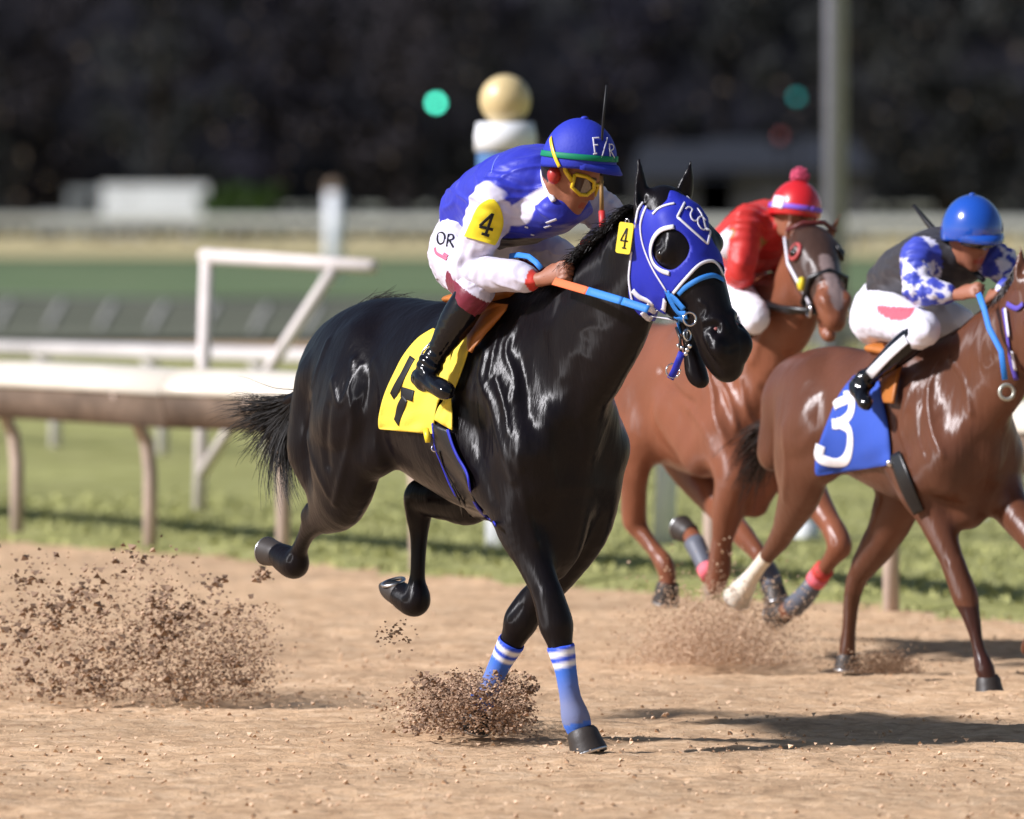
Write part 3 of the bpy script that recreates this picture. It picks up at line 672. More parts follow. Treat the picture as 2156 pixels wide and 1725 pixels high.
# ---- white trailer
M_tr = mat('trailer_white', (.74, .78, .82), .5, .3, var=.05, vscale=.4); M_tr2 = mat('cab_grey', (.13, .14, .15), .5, .4); M_tyre = mat('tyre', (.02, .02, .02), .8, .2); M_glass = mat('dark_glass', (.02, .025, .03), .1, .5)
c = gnd(325, 515); root = empty('box_trailer', c, 'white box trailer parked beyond the far rails', 'trailer')
MB().box(c+V((0, 1.2, 2.45)), (5.9, 2.4, 1.8)).build('box', M_tr, root, False)
for dx in (-2.0, -.9, 2.0):
    o = MB().tube([c+V((dx, -.05, .5)), c+V((dx, .25, .5))], .5, 18).build('wheel', M_tyre, root)
    MB().tube([c+V((dx, -.09, .5)), c+V((dx, -.04, .5))], .22, 12).build('rim', M_grey, o)
MB().box(c+V((0, 1.2, 1.3)), (5.8, 2.2, .3)).build('chassis', M_tr2, root, False)
c2 = gnd(160, 515); root = empty('parked_truck', c2, 'dull grey truck cab and flat body left of the white box trailer', 'truck')
MB().box(c2+V((.8, 1.2, 1.9)), (2.6, 2.2, 2.5)).box(c2+V((-1.3, 1.2, 1.2)), (1.7, 2.1, 1.2)).build('cab', mat('truck_paint', (.20, .22, .24), .5), root, False)
MB().box(c2+V((.8, .09, 2.3)), (1.9, .04, .8)).build('window', M_glass, root, False)
for dx in (-1.3, 1.3): MB().tube([c2+V((dx, -.0, .45)), c2+V((dx, .3, .45))], .45, 16).build('wheel', M_tyre, root)
# ---- sheds far behind on the right
M_roof = mat('shed_roof', (.022, .024, .030), .5, .4); M_wall = mat('shed_wall', (.035, .036, .04), .8)
for (u, v, wd, ht, lab) in ((1650, 290, 9.5, 1.7, 'low dark shed with dull grey roof beyond the far rails'), (1440, 300, 5.5, 1.9, 'small dark hut with steep grey roof left of the long shed')):
    D_ = 455.; p = atD(u, v, D_); z = p.z; root = empty('shed', V((p.x, p.y, 0)), lab, 'shed')
    MB().box(V((p.x, p.y+3, (z-ht)/2)), (wd*.94, 5, z-ht)).build('wall', M_wall, root, False)
    mb = MB(); a = wd/2; mb.add([V((p.x-a, p.y, z-ht)), V((p.x+a, p.y, z-ht)), V((p.x+a*.8, p.y+3, z)), V((p.x-a*.8, p.y+3, z)), V((p.x-a, p.y+6, z-ht)), V((p.x+a, p.y+6, z-ht))], [(0, 1, 2, 3), (3, 2, 5, 4), (0, 3, 4), (1, 5, 2), (0, 4, 5, 1)]); mb.build('roof', M_roof, root, False)
# ---- signal lamps that glow in the dark
M_blk = mat('lamp_black', (.008, .008, .010), .8, .1)
def signal(u, v, col, st, r0, lab):
    p = atD(u, v, 440.); o = empty('signal_lamp', V((p.x, p.y, 0)), lab, 'signal lamp')
    MB().tube([V((p.x, p.y, 0)), V((p.x, p.y, p.z-.4))], .07, 8).build('pole', M_blk, o)
    h_ = MB().box(p+V((0, .3, 0)), (.9, .5, 1.0)).build('housing', M_blk, o, False)
    MB().sphere(p, r0, 12, 8).build('lens', mat('lens_glow', col, .5, emit=(col, st)), h_)
signal(918, 217, (.08, .80, .55), 9, .18, 'bright green signal lamp left of the gold ball')
signal(1678, 205, (.04, .5, .5), .45, .18, 'dim teal signal lamp left of the grey mast')
signal(1644, 287, (.3, .06, .06), .12, .18, 'faint red signal lamp over the shed roof left of the mast')
# ---- dark wood behind: every tree a thing, then a ridge of forest
M_leafs = [mat('night_leaf', c, .8, .1, var=.5, vscale=.6) for c in ((.030, .027, .032), (.029, .031, .031), (.022, .021, .032))]
M_trunk = mat('night_bark', (.03, .024, .02), .9, .1)
def tree(x, y, H, W, m, lab, nl=2600, seed=0, low=.05):
    r_ = random.Random(seed); o = empty('tree', V((x, y, 0)), lab, 'tree', 'trees of the dark wood')
    mb = MB(); mb.tube([V((x, y, 0)), V((x+.1, y, H*.35)), V((x+.2, y, H*.75))], [.35, .26, .08], 8)
    for i in range(6):
        a = r_.uniform(0, 6.28); z = H*r_.uniform(.25, .6); mb.tube([V((x+.1, y, z)), V((x+math.cos(a)*W*.2, y+math.sin(a)*W*.2, z+H*.12)), V((x+math.cos(a)*W*.38, y+math.sin(a)*W*.38, z+H*.2))], [.14, .08, .03], 6)
    mb.build('trunk', M_trunk, o)
    cl = [(V((x+r_.gauss(0, W*.25), y+r_.gauss(0, W*.25), H*r_.uniform(low, .92))), r_.uniform(.10, .22)*W) for _ in range(26)]
    N_ = nl; ci = np.array([r_.randrange(len(cl)) for _ in range(N_)]); cc = np.array([list(c[0]) for c in cl])[ci]; rr_ = np.array([c[1] for c in cl])[ci]
    g_ = np.random.default_rng(seed); d_ = g_.normal(size=(N_, 3)); d_ /= np.linalg.norm(d_, axis=1)[:, None]; c_ = cc+d_*(rr_*g_.uniform(.45, 1.05, N_))[:, None]
    a_ = g_.normal(size=(N_, 3)); a_ /= np.linalg.norm(a_, axis=1)[:, None]; b_ = np.cross(a_, g_.normal(size=(N_, 3))); b_ /= np.linalg.norm(b_, axis=1)[:, None]; s_ = g_.uniform(.15, .42, N_)[:, None]
    vs = np.stack([c_+a_*s_, c_+b_*s_*.6, c_-a_*s_, c_-b_*s_*.6], 1).reshape(-1, 3); fs = np.arange(N_*4).reshape(-1, 4)
    mesh_obj('crown', vs, fs, m, o, smooth=False)
spots = [(-27, 498), (-20, 490), (-13.5, 500), (-7, 492), (-1, 502), (5.5, 494), (12, 500), (19, 490), (25, 502), (31, 494), (-33, 494)]
for i, (x, y) in enumerate(spots):
    tree(x, y, random.uniform(15, 20), random.uniform(9, 12), M_leafs[i % 3 if x < 6 else 1], 'tall dark leafy tree in the wood behind the far rails', 3600, 20+i)
tree(-15.2, 478, 3.2, 3.4, mat('bush_leaf', (.045, .085, .022), .8, .1, var=.3), 'low green bush right of the white box trailer', 1500, 77, .2)  # bush in its own green
mb = MB(); rr = random.Random(9)
M_ridge = mat('forest_ridge', (.016, .016, .022), .9, .1, bump=1.5, bscale=.3)
nx, nz = 120, 14
for i in range(nx+1):
    for j in range(nz+1):
        x = -420+840*i/nx; z = 46*j/nz; mb.v.append(V((x, 640-25*math.sin(j/nz*1.5)+6*noise.noise(V((x*.05, z*.1, 1)))+24*(j/nz)**2*2, z+5*noise.noise(V((x*.06, z*.1, 0)))*(j/nz)-1)))
for i in range(nx):
    for j in range(nz): mb.f.append((i*(nz+1)+j, (i+1)*(nz+1)+j, (i+1)*(nz+1)+j+1, i*(nz+1)+j+1))
meta(mb.build('wooded_hill', M_ridge), kind='structure')
# pale flecks: leaf highlights painted as pale quads, far too many to count
gv = []; gf = []
for _ in range(420):
    x, y, z = random.uniform(-32, 32), random.uniform(470, 484), random.uniform(2, 15); s_ = random.uniform(.05, .2)*(random.random()+.3); b = len(gv)
    gv += [V((x-s_, y, z)), V((x+s_*.3, y, z-s_)), V((x+s_, y+.1, z)), V((x, y, z+s_))]; gf.append((b, b+1, b+2, b+3))
meta(mesh_obj('leaf_glints', np.array([list(v) for v in gv]), np.array(gf), mat('leaf_glint', (.20, .16, .13), .7, .2, var=.4, vscale=.2), smooth=False), 'pale flecks painted as leaf highlights in front of the dark wood', None, None, 'stuff')
# ------------------------------------------------------------------ materials of horses and riders
M_black = mat('black_coat', (.005, .0038, .005), .34, .21, bump=.002, bscale=30, stretch=(1.8, 1.8, .25), aniso=AN)
M_hair = mat('black_hair', (.010, .008, .007), .5, .4)
M_hoof = mat('hoof_horn', (.035, .028, .024), .5, .4, bump=.001, bscale=80)
M_shoe = mat('shoe_steel', (.55, .55, .56), .35, .5, metal=1)
M_steel = mat('bit_steel', (.75, .75, .77), .18, .5, metal=1)
M_leather = mat('black_leather', (.010, .010, .011), .35, .5, bump=.0008, bscale=120)
M_patent = mat('patent_leather', (.004, .004, .006), .13, .45, bump=.004, bscale=16)
M_skin = mat('skin', (.3, .14, .09), .5, .4, bump=.0006, bscale=180, attr=True)
M_silk = mat('silk', (1, 1, 1), .48, .35, bump=.0012, bscale=60, attr=True, sheen=.1)
M_cloth = mat('cloth', (1, 1, 1), .75, .25, bump=.0008, bscale=220, attr=True)
BLUE = lin((28, 44, 205)); BLUE = (.017, .026, .38); WHITE = (.68, .67, .74)
M_hood = mat('royal_lycra', BLUE, .55, .3, bump=.0006, bscale=300)
M_wt = mat('white_trim', WHITE, .5, .3)
M_sky = mat('sky_blue_webbing', (.03, .20, .62), .55, .3, bump=.0008, bscale=260)
M_yel = mat('yellow_towel', (1, 1, 1), .7, .2, bump=.0015, bscale=140, attr=True)
M_yp = mat('yellow_plate', (.80, .62, .03), .4, .4); M_ink = mat('black_ink', (.010, .010, .012), .5, .3)
M_orange = mat('orange_rubber', (.72, .16, .06), .6, .3, bump=.001, bscale=200)
M_tan = mat('saddle_tan', (.40, .13, .022), .5, .4, bump=.001, bscale=90, var=.15)
M_eye = mat('horse_eye', (.010, .005, .003), .12, .4)
# ------------------------------------------------------------------ the black horse, number 4
O1 = gnd(1235, 1578); f1 = Frame((O1.x, O1.y, 0), 57); at, Q = f1.at, f1.Q
Pp = Q(1406, 440, 0); hd1 = Head(Pp, (.375, -.27, -.885), (-.83, -.52, -.2), 1.07)
trunk = [(-.16, 1.16, .13, .20), (-.32, 1.24, .20, .33), (-.58, 1.245, .245, .40), (-.88, 1.27, .27, .355), (-1.15, 1.32, .25, .30), (-1.38, 1.37, .24, .27), (-1.60, 1.36, .21, .245), (-1.72, 1.30, .16, .20)]
neck = [(at(-.42, 0, 1.36), .15, .30), (at(-.16, 0, 1.44), .14, .29), (at(.08, 0, 1.58), .115, .245), (at(.25, 0, 1.73), .095, .20), (at(.35, 0, 1.85), .085, .15), (hd1.at(.03, -.05, 0), .07, .10)]
RF = [(at(-.20, .15, 1.08), 0.100, 0.120), (Q(1088, 1085, .16), 0.082, 0.110), (Q(1125, 1180, .12), 0.062, 0.078), (Q(1155, 1258, .10), 0.051, 0.059), (Q(1170, 1312, .08), 0.057, 0.066), (Q(1180, 1358, .07), 0.044, 0.050), (Q(1191, 1410, .06), 0.033, 0.037), (Q(1201, 1470, .04), 0.032, 0.037), (Q(1212, 1512, .02), 0.045, 0.048), (Q(1222, 1542, .0), 0.037, 0.039), (Q(1232, 1560, .0), 0.044, 0.046)]
LF = [(at(-.20, -.15, 1.08), 0.100, 0.120), (Q(1240, 1090, -.16), 0.085, 0.110), (Q(1182, 1200, -.13), 0.062, 0.078), (Q(1120, 1268, -.11), 0.051, 0.059), (Q(1098, 1305, -.09), 0.057, 0.066), (Q(1078, 1350, -.08), 0.044, 0.048), (Q(1052, 1400, -.07), 0.033, 0.037), (Q(1030, 1450, -.05), 0.033, 0.037), (Q(1012, 1484, -.04), 0.044, 0.046), (Q(1010, 1510, -.04), 0.040, 0.042)]
RH = [(at(-1.42, .12, 1.36), .13, .22), (Q(738, 850, .20), .115, .22), (Q(726, 960, .20), .105, .20), (Q(714, 1035, .17), .088, .145), (Q(688, 1078, .13), .062, .080), (Q(662, 1100, .11), .048, .054), (Q(644, 1128, .09), .031, .034), (Q(630, 1160, .07), .032, .036), (Q(622, 1187, .06), .054, .058), (Q(604, 1179, .05), .057, .058), (Q(590, 1170, .05), .050, .050)]
LH = [(at(-1.36, -.12, 1.30), .13, .20), (Q(1000, 960, -.18), .11, .17), (Q(990, 1045, -.18), .085, .11), (Q(930, 1048, -.16), .068, .080), (Q(886, 1046, -.15), .056, .066), (Q(882, 1082, -.15), .048, .056), (Q(882, 1125, -.15), .034, .040), (Q(880, 1190, -.14), .028, .032), (Q(878, 1225, -.14), .032, .036), (Q(876, 1264, -.14), .056, .060), (Q(856, 1260, -.14), .054, .056), (Q(838, 1249, -.14), .044, .044)]
extra = [([(Q(1185, 1020, 0), .13, .15), (Q(1180, 1130, 0), .09, .10), (Q(1165, 1190, 0), .06, .06)], .06), ([(Q(662, 800, 0), .045, .045), (Q(640, 826, 0), .032, .032), (Q(606, 846, .01), .018, .018)], .03), ([(at(-1.62, .17, 1.34), .07, .10), (at(-1.68, .17, 1.10), .075, .11), (at(-1.60, .16, .92), .05, .08)], .04), ([(at(-1.62, -.17, 1.34), .07, .10), (at(-1.64, -.16, 1.10), .07, .10)], .04),
         ([(at(-1.30, .16, 1.50), .06, .09), (at(-1.22, .22, 1.28), .06, .12), (at(-1.16, .20, 1.08), .07, .10)], .05),
         ([(at(-.98, 0, 1.50), .13, .14), (at(-1.3, 0, 1.545), .12, .10), (at(-1.5, 0, 1.53), .09, .09)], .08),
         ([(Q(1105, 640, 0), .05, .07), (at(-.75, 0, 1.57), .08, .09)], .07),
         ([(Q(645, 1085, .14), .022, .028), (Q(652, 1070, .15), .020, .024)], .02)]
eb = [hd1.at(-.005, -.045, .075), hd1.at(-.01, -.045, -.085)]; ears = [(eb[0], atD(1346, 350, eb[0].y+.02)), (eb[1], atD(1452, 354, eb[1].y))]
ridges = [([(1474, 635), (1490, 652), (1480, 673), (1484, 711), (1500, 745)], .0045, .006), ([(1440, 640), (1455, 690), (1462, 730)], -.004, .008), ([(1500, 720), (1530, 740), (1552, 730)], -.003, .006)]+[(l, a*.66, w_*1.25) for l, a, w_ in [([(1118, 645), (1078, 700), (1066, 745), (1088, 800), (1082, 840)], .009, .013), ([(1055, 690), (1040, 740), (1030, 790)], .008, .012), ([(1022, 745), (1012, 800), (1035, 850), (1045, 900), (1062, 960), (1080, 1010)], .012, .016),
          ([(1045, 800), (1062, 850), (1070, 910)], .010, .012), ([(1150, 900), (1160, 980), (1175, 1040)], .008, .014), ([(1090, 960), (1110, 1060), (1130, 1140)], .009, .016),
          ([(690, 720), (662, 800), (650, 880), (655, 960), (690, 1040)], .010, .016), ([(745, 760), (738, 830), (742, 900), (725, 980), (705, 1060)], .012, .015), ([(700, 800), (712, 850), (730, 830), (760, 770)], .008, .012),
          ([(790, 760), (800, 800), (805, 870), (790, 930), (800, 980)], .008, .016), ([(690, 860), (685, 930), (690, 980)], -.012, .018), ([(775, 800), (765, 880), (760, 960)], -.010, .020), ([(1180, 650), (1165, 720), (1180, 790)], .010, .03),
          ([(1100, 760), (1110, 850), (1120, 940)], -.010, .02), ([(1000, 850), (1010, 950), (1040, 1050)], -.010, .02), ([(1230, 720), (1215, 820), (1200, 900)], -.006, .025), ([(1100, 1000), (1125, 1090), (1150, 1180)], -.006, .012)]]
root1 = empty('racehorse', V((O1.x-.5, O1.y+.8, 0)), 'glossy black racehorse in a blue and white hood with yellow saddle towel number 4', 'horse')
P1, F1, T1 = sculpt_horse(f1, hd1, trunk, neck, [(RF, .05), (LF, .05), (RH, .06), (LH, .05)], extra, (-1.15, 31.1, -.02), (1.0, 34.6, 2.24), H1, ears, .055, ridges)
for uv in ((1516, 682), (1475, 750), (1400, 700), (1448, 781), (1560, 700), (1413, 522)):
    h_ = hit(T1, *uv)[0]; print('LOC', uv, [round(float(x[0]), 3) for x in hd1.loc(np.array([list(h_)]))])
body1 = mesh_obj('body', P1, F1, M_black, root1)
for p, q_, wd in ((Q(1226, 1543, 0), V((Q(1226, 1543, 0).x+.024, Q(1226, 1543, 0).y-.012, -.010)), .068), (Q(1006, 1508, -.04), Q(1000, 1532, -.04), .060), (Q(590, 1169, .05), Q(563, 1161, .05), .054)):
    add_hoof_parts(root1, p, q_, wd, M_hoof, M_shoe)

g = SDF(Q(830, 1240, -.14)-V((.12, .12, .12)), Q(830, 1240, -.14)+V((.12, .12, .12)), .005); g.chain([(Q(840, 1250, -.14), .050, .050), (Q(824, 1243, -.14), .046, .038), (Q(811, 1234, -.14), .030, .018)], .01, f1.R, 5); Ph, Fh = g.mesh(2)
ob = mesh_obj('hoof', Ph, Fh, M_hoof, root1); MB().torus(Q(828, 1226, -.13), .044, .007, (-.25, -.2, .94), 24, 6).build('horseshoe', M_shoe, ob)
# ------------------------------------------------------------------ tack of the black horse
def mirror_px(P, hd):
    a, n, r = hd.loc(P); Pm = P.copy(); neg = r < 0
    Pm[neg] += np.outer(-2*r[neg]*hd.k, np.array(hd.R)); return proj(Pm)
a_, n_, r_ = hd1.loc(P1); u_, v_ = mirror_px(P1, hd1)
near = (a_ > -.12) & (a_ < .55) & (n_ > -.33) & (n_ < .2) & (np.abs(r_) < .18)
HP = [(1352, 424), (1340, 456), (1330, 520), (1323, 590), (1328, 640), (1345, 662), (1372, 676), (1392, 680), (1404, 662), (1404, 622), (1416, 618), (1432, 600), (1448, 583), (1473, 558), (1498, 550), (1513, 560), (1524, 580), (1600, 600), (1600, 380), (1420, 370), (1408, 398), (1404, 424), (1388, 440), (1372, 446)]
eye = ((u_-1413)/37.)**2+((v_-525)/41.)**2 < 1
hm = near & inpoly(u_, v_, HP) & ~eye & (r_ > -.2)
hood = shell('hood', P1, F1, hm, .004, M_hood, root1, thick=.003)
hb = T1
st = lambda nm, lines, w_, m, par=root1, off=.010, t=.002, sub=6: strokes(nm, T1, lines, w_, m, par, off, t, sub)
st('eye_cup_trim', [[(1419, 477), (1392, 484), (1375, 503), (1369, 531), (1376, 556), (1391, 570), (1409, 576)]], .018, M_wt, hood)
st('diamond_trim', [[(1448, 414), (1499, 475)], [(1499, 475), (1490, 514)], [(1490, 514), (1426, 457)], [(1426, 457), (1448, 414)]], .009, M_wt, hood)
st('diamond_emblem', [[(1444, 440), (1450, 436), (1458, 441), (1454, 450), (1456, 460), (1464, 466), (1472, 460)], [(1486, 464), (1478, 456), (1470, 460), (1470, 472), (1480, 484), (1489, 480)]], .006, M_wt, hood)
st('ear_trim', [[(1374, 451), (1386, 439), (1402, 432), (1420, 428)]], .010, M_wt, hood)
st('edge_trim', [[(1354, 426), (1344, 440), (1340, 458), (1337, 480)], [(1330, 530), (1326, 560), (1324, 590), (1329, 625), (1335, 645)], [(1361, 434), (1352, 456), (1348, 480), (1354, 518), (1373, 565), (1404, 615)]], .0085, M_wt, hood)
st('nose_trim', [[(1417, 618), (1432, 600), (1448, 582), (1473, 557), (1498, 549), (1513, 559), (1523, 578)]], .012, M_wt, hood)
br = empty('bridle', hd1.at(.2, 0, 0), 'sky blue and white webbing bridle with steel bit rings worn by the black horse', 'bridle')
st('noseband', [[(1428, 620), (1440, 608), (1456, 597), (1479, 585), (1504, 580), (1524, 590)]], .019, M_sky, br, .006, .002)
st('cheek_strap', [[(1404, 612), (1410, 628), (1420, 648), (1432, 662), (1446, 664)], [(1412, 624), (1424, 634), (1440, 652)], [(1404, 664), (1420, 672), (1442, 674)]], .034, M_sky, br, .008, .0025)
st('white_wrap', [[(1332, 612), (1346, 626), (1364, 634), (1382, 648)], [(1400, 632), (1398, 648), (1396, 666)], [(1352, 658), (1366, 672), (1390, 678), (1410, 688)]], .020, M_wt, br, .010, .003)
st('throat_knot', [[(1360, 645), (1378, 652), (1388, 660)]], .034, M_wt, br, .014, .007)
st('chin_band', [[(1380, 650), (1395, 660), (1412, 668), (1430, 678)], [(1398, 690), (1404, 702), (1414, 706)]], .026, M_sky, br, .010, .003)
bc = hd1.at(.335, -.105, .075); z1 = Q(1456, 672, .06)
MB().torus(Q(1452, 672, .085), .024, .0035, (.3, -.9, .1)).build('bit_ring', M_steel, br)
MB().torus(Q(1447, 706, .08), .020, .003, (.7, -.6, .1)).build('bit_ring', M_steel, br)
mb = MB(); 
for (u, v) in ((1429, 728), (1436, 733), (1447, 737), (1452, 729), (1444, 745)): mb.sphere(Q(u, v, .075), .0085, 10, 8)
mb.build('buckle', M_steel, br)
mb = MB(); mb.tube([Q(1424, 690, .07), Q(1432, 712, .075), Q(1434, 745, .075)], .006, 8); mb.tube([Q(1449, 690, .07), Q(1446, 725, .075)], .005, 8); mb.build('curb_strap', M_leather, br)
mb = MB(); p_ = [Q(1436, 742, .082), Q(1428, 762, .085), Q(1420, 782, .085), Q(1411, 798, .085)]; strap_mesh(p_, [V((0, -1, .1))]*4, .026, .004, mb); mb.build('lead_end', M_hood, br)
mb = MB(); mb.torus(Q(1417, 781, .08), .026, .0022, (.2, -.95, .1)); 
for i in range(7): mb.sphere(Q(1417+24*math.cos(i*.9)*.6, 781+24*math.sin(i*.9)*.6, .082), .005, 8, 6)
mb.build('bit_ring', M_steel, br)
M_nost = mat('nostril_flesh', (.28, .09, .08), .5, .4)
for sg in (-1, 1):
    MB().sphere(hd1.at(.470, .040, .040*sg), .011, 12, 8, (1, 1, .8)).build('nostril', M_nost, root1)
    o = MB().sphere(hd1.at(.165, .024, .110*sg), .024*hd1.k, 20, 14).build('eye', M_eye, root1)
# number tag on the neck
p, n = hit(T1, 1326, 503); n = (n+V((-.2, -1.2, .1))).normalized(); X_ = V((0, 0, 1)).cross(n); X_ = -X_ if X_.x < 0 else X_; X_.normalize(); Z_ = n.cross(X_); Z_ = -Z_ if Z_.z < 0 else Z_
c_, s_ = math.cos(-.12), math.sin(-.12); X_, Z_ = X_*c_+Z_*s_, Z_*c_-X_*s_; pc = p+n*.035
pts = []
for cx, cy, a0 in ((1, 1, 0), (-1, 1, 90), (-1, -1, 180), (1, -1, 270)):
    for a in (0, 30, 60, 90): t = math.radians(a0+a); pts.append((cx*.022+.009*math.cos(t), cy*.048+.009*math.sin(t)))
mb = MB(); k = len(pts); mb.v = [pc+X_*x+Z_*y+n*.003 for x, y in pts]+[pc+X_*x+Z_*y-n*.003 for x, y in pts]; mb.f = [tuple(range(k)), tuple(range(2*k-1, k-1, -1))]+[(i, k+i, k+(i+1) % k, (i+1) % k) for i in range(k)]
tag = empty('number_tag', pc, 'small yellow number 4 tag hanging from the hood on the black horse', 'number tag'); mb.build('plate', M_yp, tag, False)
def flat_strokes(name, c, X, Z, n, lines, w, m, par, off):
    mb = MB()
    for i_, ln in enumerate(lines): strap_mesh([c+X*x+Z*y+n*(off+.0004*i_) for x, y in ln], [n]*len(ln), w, .0008, mb)
    return mb.build(name, m, par)
flat_strokes('numeral', pc, X_, Z_, n, [[(.004, .036), (-.014, -.008)], [(-.016, -.010), (.016, -.010)], [(.006, .038), (.004, -.036)], [(-.004, -.036), (.012, -.036)]], .0055, M_ink, tag, .0045)
MB().torus(pc+Z_*.062, .008, .002, n, 12, 6).build('clip', M_steel, tag)
# saddle towel, saddle, girth
def tc(i, t): return (.78, .58, .07)
towel, TT = patch('saddle_towel', T1, [(912, 692, 950, 700, 0), (880, 712, 950, 730, 0), (850, 748, 948, 770, 0), (832, 782, 944, 800, 0), (812, 825, 930, 832, 0), (800, 865, 918, 862, 0), (797, 895, 914, 892, 0), (800, 904, 912, 914, 0)], 26, M_yel, None, .014, .005, .0022, tc, 5, lambda a, b: (.010*math.sin(a*9+b*16)+.006*math.sin(a*21-b*9))*max(0, b-.45)*1.6*min(1, a*2))
meta(towel, 'yellow saddle towel with a black 4 on the flank of the black horse', 'saddle towel')
nn_ = strokes('numeral', TT, [[(868, 752), (850, 786), (826, 836)], [(844, 826), (870, 834)], [(852, 838), (842, 864), (834, 890)]], .042, M_ink, None, .0045, .001, 5); nn_.parent = towel
flap, TF = patch('towel_flap', T1, [(978, 706, 992, 716, 0), (960, 730, 984, 748, 0), (946, 775, 968, 790, 0), (944, 815, 957, 822, 0), (938, 838, 950, 842, 0), (924, 858, 952, 866, 0), (914, 884, 952, 906, 0)], 12, M_yel, towel, .022, .006, .004, tc)
MB().tube([Q(897, 905, .32), Q(900, 918, .325), Q(901, 932, .325)], [.012, .014, .010], 8).build('towel_tab', M_yp, towel)
sad = empty('saddle', Q(1020, 700, .2), 'small tan racing saddle with a curved flap under the rider in blue', 'saddle')
sf, TS = patch('flap', T1, [(1024, 636, 1070, 642, 0), (1004, 654, 1064, 656, 0), (992, 676, 1044, 678, 0), (986, 700, 1024, 702, 0), (985, 722, 1006, 724, 0), (986, 740, 992, 742, 0)], 14, M_tan, sad, .035, .010, 0, None, 6, lambda a, b: .014*math.sin(b*3.14)*(1-.5*a))
g = SDF(f1.at(-.7, 0, 1.75)-V((.4, .4, .25)), f1.at(-.7, 0, 1.75)+V((.4, .4, .2)), .008)
g.chain([(at(-.42, 0, 1.69), .10, .03), (at(-.62, 0, 1.67), .12, .035), (at(-.80, 0, 1.66), .13, .025)], .02, f1.R)
Ps, Fs = g.mesh(2); mesh_obj('seat', Ps, Fs, M_tan, sad)
gir = empty('girth', Q(960, 1000, .25), 'black girth strap with royal blue edges round the chest of the black horse', 'girth')
gl = [[(911, 892), (917, 942), (930, 975), (948, 1020), (962, 1046)], [(943, 905), (954, 940), (966, 966), (984, 998), (992, 1040), (1012, 1077), (1044, 1106)]]
st('edge_binding', [gl[0], gl[1]], .013, M_hood, gir, .020, .004)
patch('strap', T1, [(911, 892, 943, 905, 0), (917, 942, 956, 942, 0), (935, 985, 978, 986, 0), (958, 1036, 991, 1036, 0), (985, 1078, 1014, 1080, 0), (1015, 1100, 1044, 1106, 0)], 8, M_leather, gir, .020, .006)
MB().torus(hit(T1, 921, 944)[0]+V((-.01, -.02, 0)), .012, .003, (.3, -1, .2), 14, 6).build('buckle', M_steel, gir)
st('billet', [[(925, 950), (935, 985), (960, 1030), (985, 1075), (990, 1090)], [(950, 1020), (965, 1050), (975, 1090)]], .007, M_ink, gir, .030, .003)
# leg bandages
def bandage(nodes, par, lab):
    L = [n_[0] for n_ in nodes]; q = np.array([list(p) for p in smooth_line(L, 4)]); ln = np.concatenate([[0], np.cumsum(np.linalg.norm(np.diff(q, axis=0), axis=1))])
    m = np.linalg.norm(P1-q.mean(0), axis=1) < .35; id_ = np.where(m)[0]; dd = seg_dist(P1[id_], list(q))
    tg = (q[-1]-q[0])/np.linalg.norm(q[-1]-q[0]); t = (P1[id_]-q[0])@tg; mask = np.zeros(len(P1), bool); mask[id_] = (dd < .075) & (t > 0) & (t < ln[-1]); tt = np.zeros(len(P1)); tt[id_] = t
    cB = (.030, .085, .62); cS = (.055, .16, .60); cG = (.17, .20, .36); col = np.tile((.8, .8, .82), (len(P1), 1))
    
    bl = lambda c0, hw: np.clip((hw-np.abs(tt-c0))/.010+.5, 0, 1)[:, None]
    k1 = np.clip(bl(0, .018)+bl(.050, .010), 0, 1); col = col*(1-k1)+np.array(cB)*k1; lo_ = tt > .070; top_ = col.copy()
    f = np.clip((tt-.10)/(.12), 0, 1)[:, None]; cc = np.array(cS)*(1-f)+np.array(cG)*f; cc[tt > ln[-1]-.045] = cS; k2 = np.clip((tt-.080)/.010+.5, 0, 1)[:, None]; col = col*(1-k2)+cc*k2
    return shell('leg_bandage', P1, F1, mask, .003, M_cloth, par, col, .004, np.abs(np.sin(tt*160))*.0008)
o = bandage([x for x in RF[5:9]]+[RF[9]], None, ''); meta(o, 'blue and white striped bandage on the planted near foreleg of the black horse', 'leg bandage', 'foreleg bandages')
o = bandage([x for x in LF[5:9]], None, ''); meta(o, 'blue and white striped bandage half hidden by flying dirt on the rear foreleg', 'leg bandage', 'foreleg bandages')
# mane and tail
cr = [(1345, 440), (1310, 475), (1270, 510), (1235, 545), (1195, 585), (1165, 606)]
ml = []
for i, (u, v) in enumerate(cr):
    b0 = Q(u, v, 0.02); ml.append([b0, b0+V((-.03, -.03, .012)), b0+V((-.07, -.06, -.004)), b0+V((-.10, -.07, -.035))])
hair('mane', strands(ml, 620, .010, 5, 1.3, .010), M_hair, root1, wd=.0035)
dk = Q(640, 828, 0); T_ = lambda *a: [dk]+[Q(u, v, r) for u, v, r in a]
tl = [T_((605, 842, 0), (555, 852, .02), (492, 850, .04), (440, 866, .05)), T_((600, 855, 0), (548, 872, .02), (505, 890, .03), (480, 905, .04)), T_((606, 870, 0), (572, 905, .02), (545, 935, .03), (530, 950, .03)), T_((614, 880, 0), (590, 930, .02), (582, 1000, .03), (600, 1080, .03)), T_((622, 880, 0), (608, 940, .02), (612, 1020, .02), (634, 1080, .03))]
hair('tail', strands(tl, 950, .022, 8, 1.8, .012), M_hair, root1, wd=.0030)
wl = [[Q(672, 770, -.05), Q(690, 705, -.08), Q(740, 655, -.1), Q(800, 632, -.1)], [Q(690, 720, -.05), Q(730, 668, -.08), Q(790, 636, -.1), Q(858, 612, -.1)], [Q(740, 665, -.04), Q(790, 640, -.08), Q(840, 630, -.1), Q(905, 628, -.1)]]
hair('blown_tail_hair', strands(wl, 260, .010, 9, 1.2, .02), M_hair, root1, wd=.003)
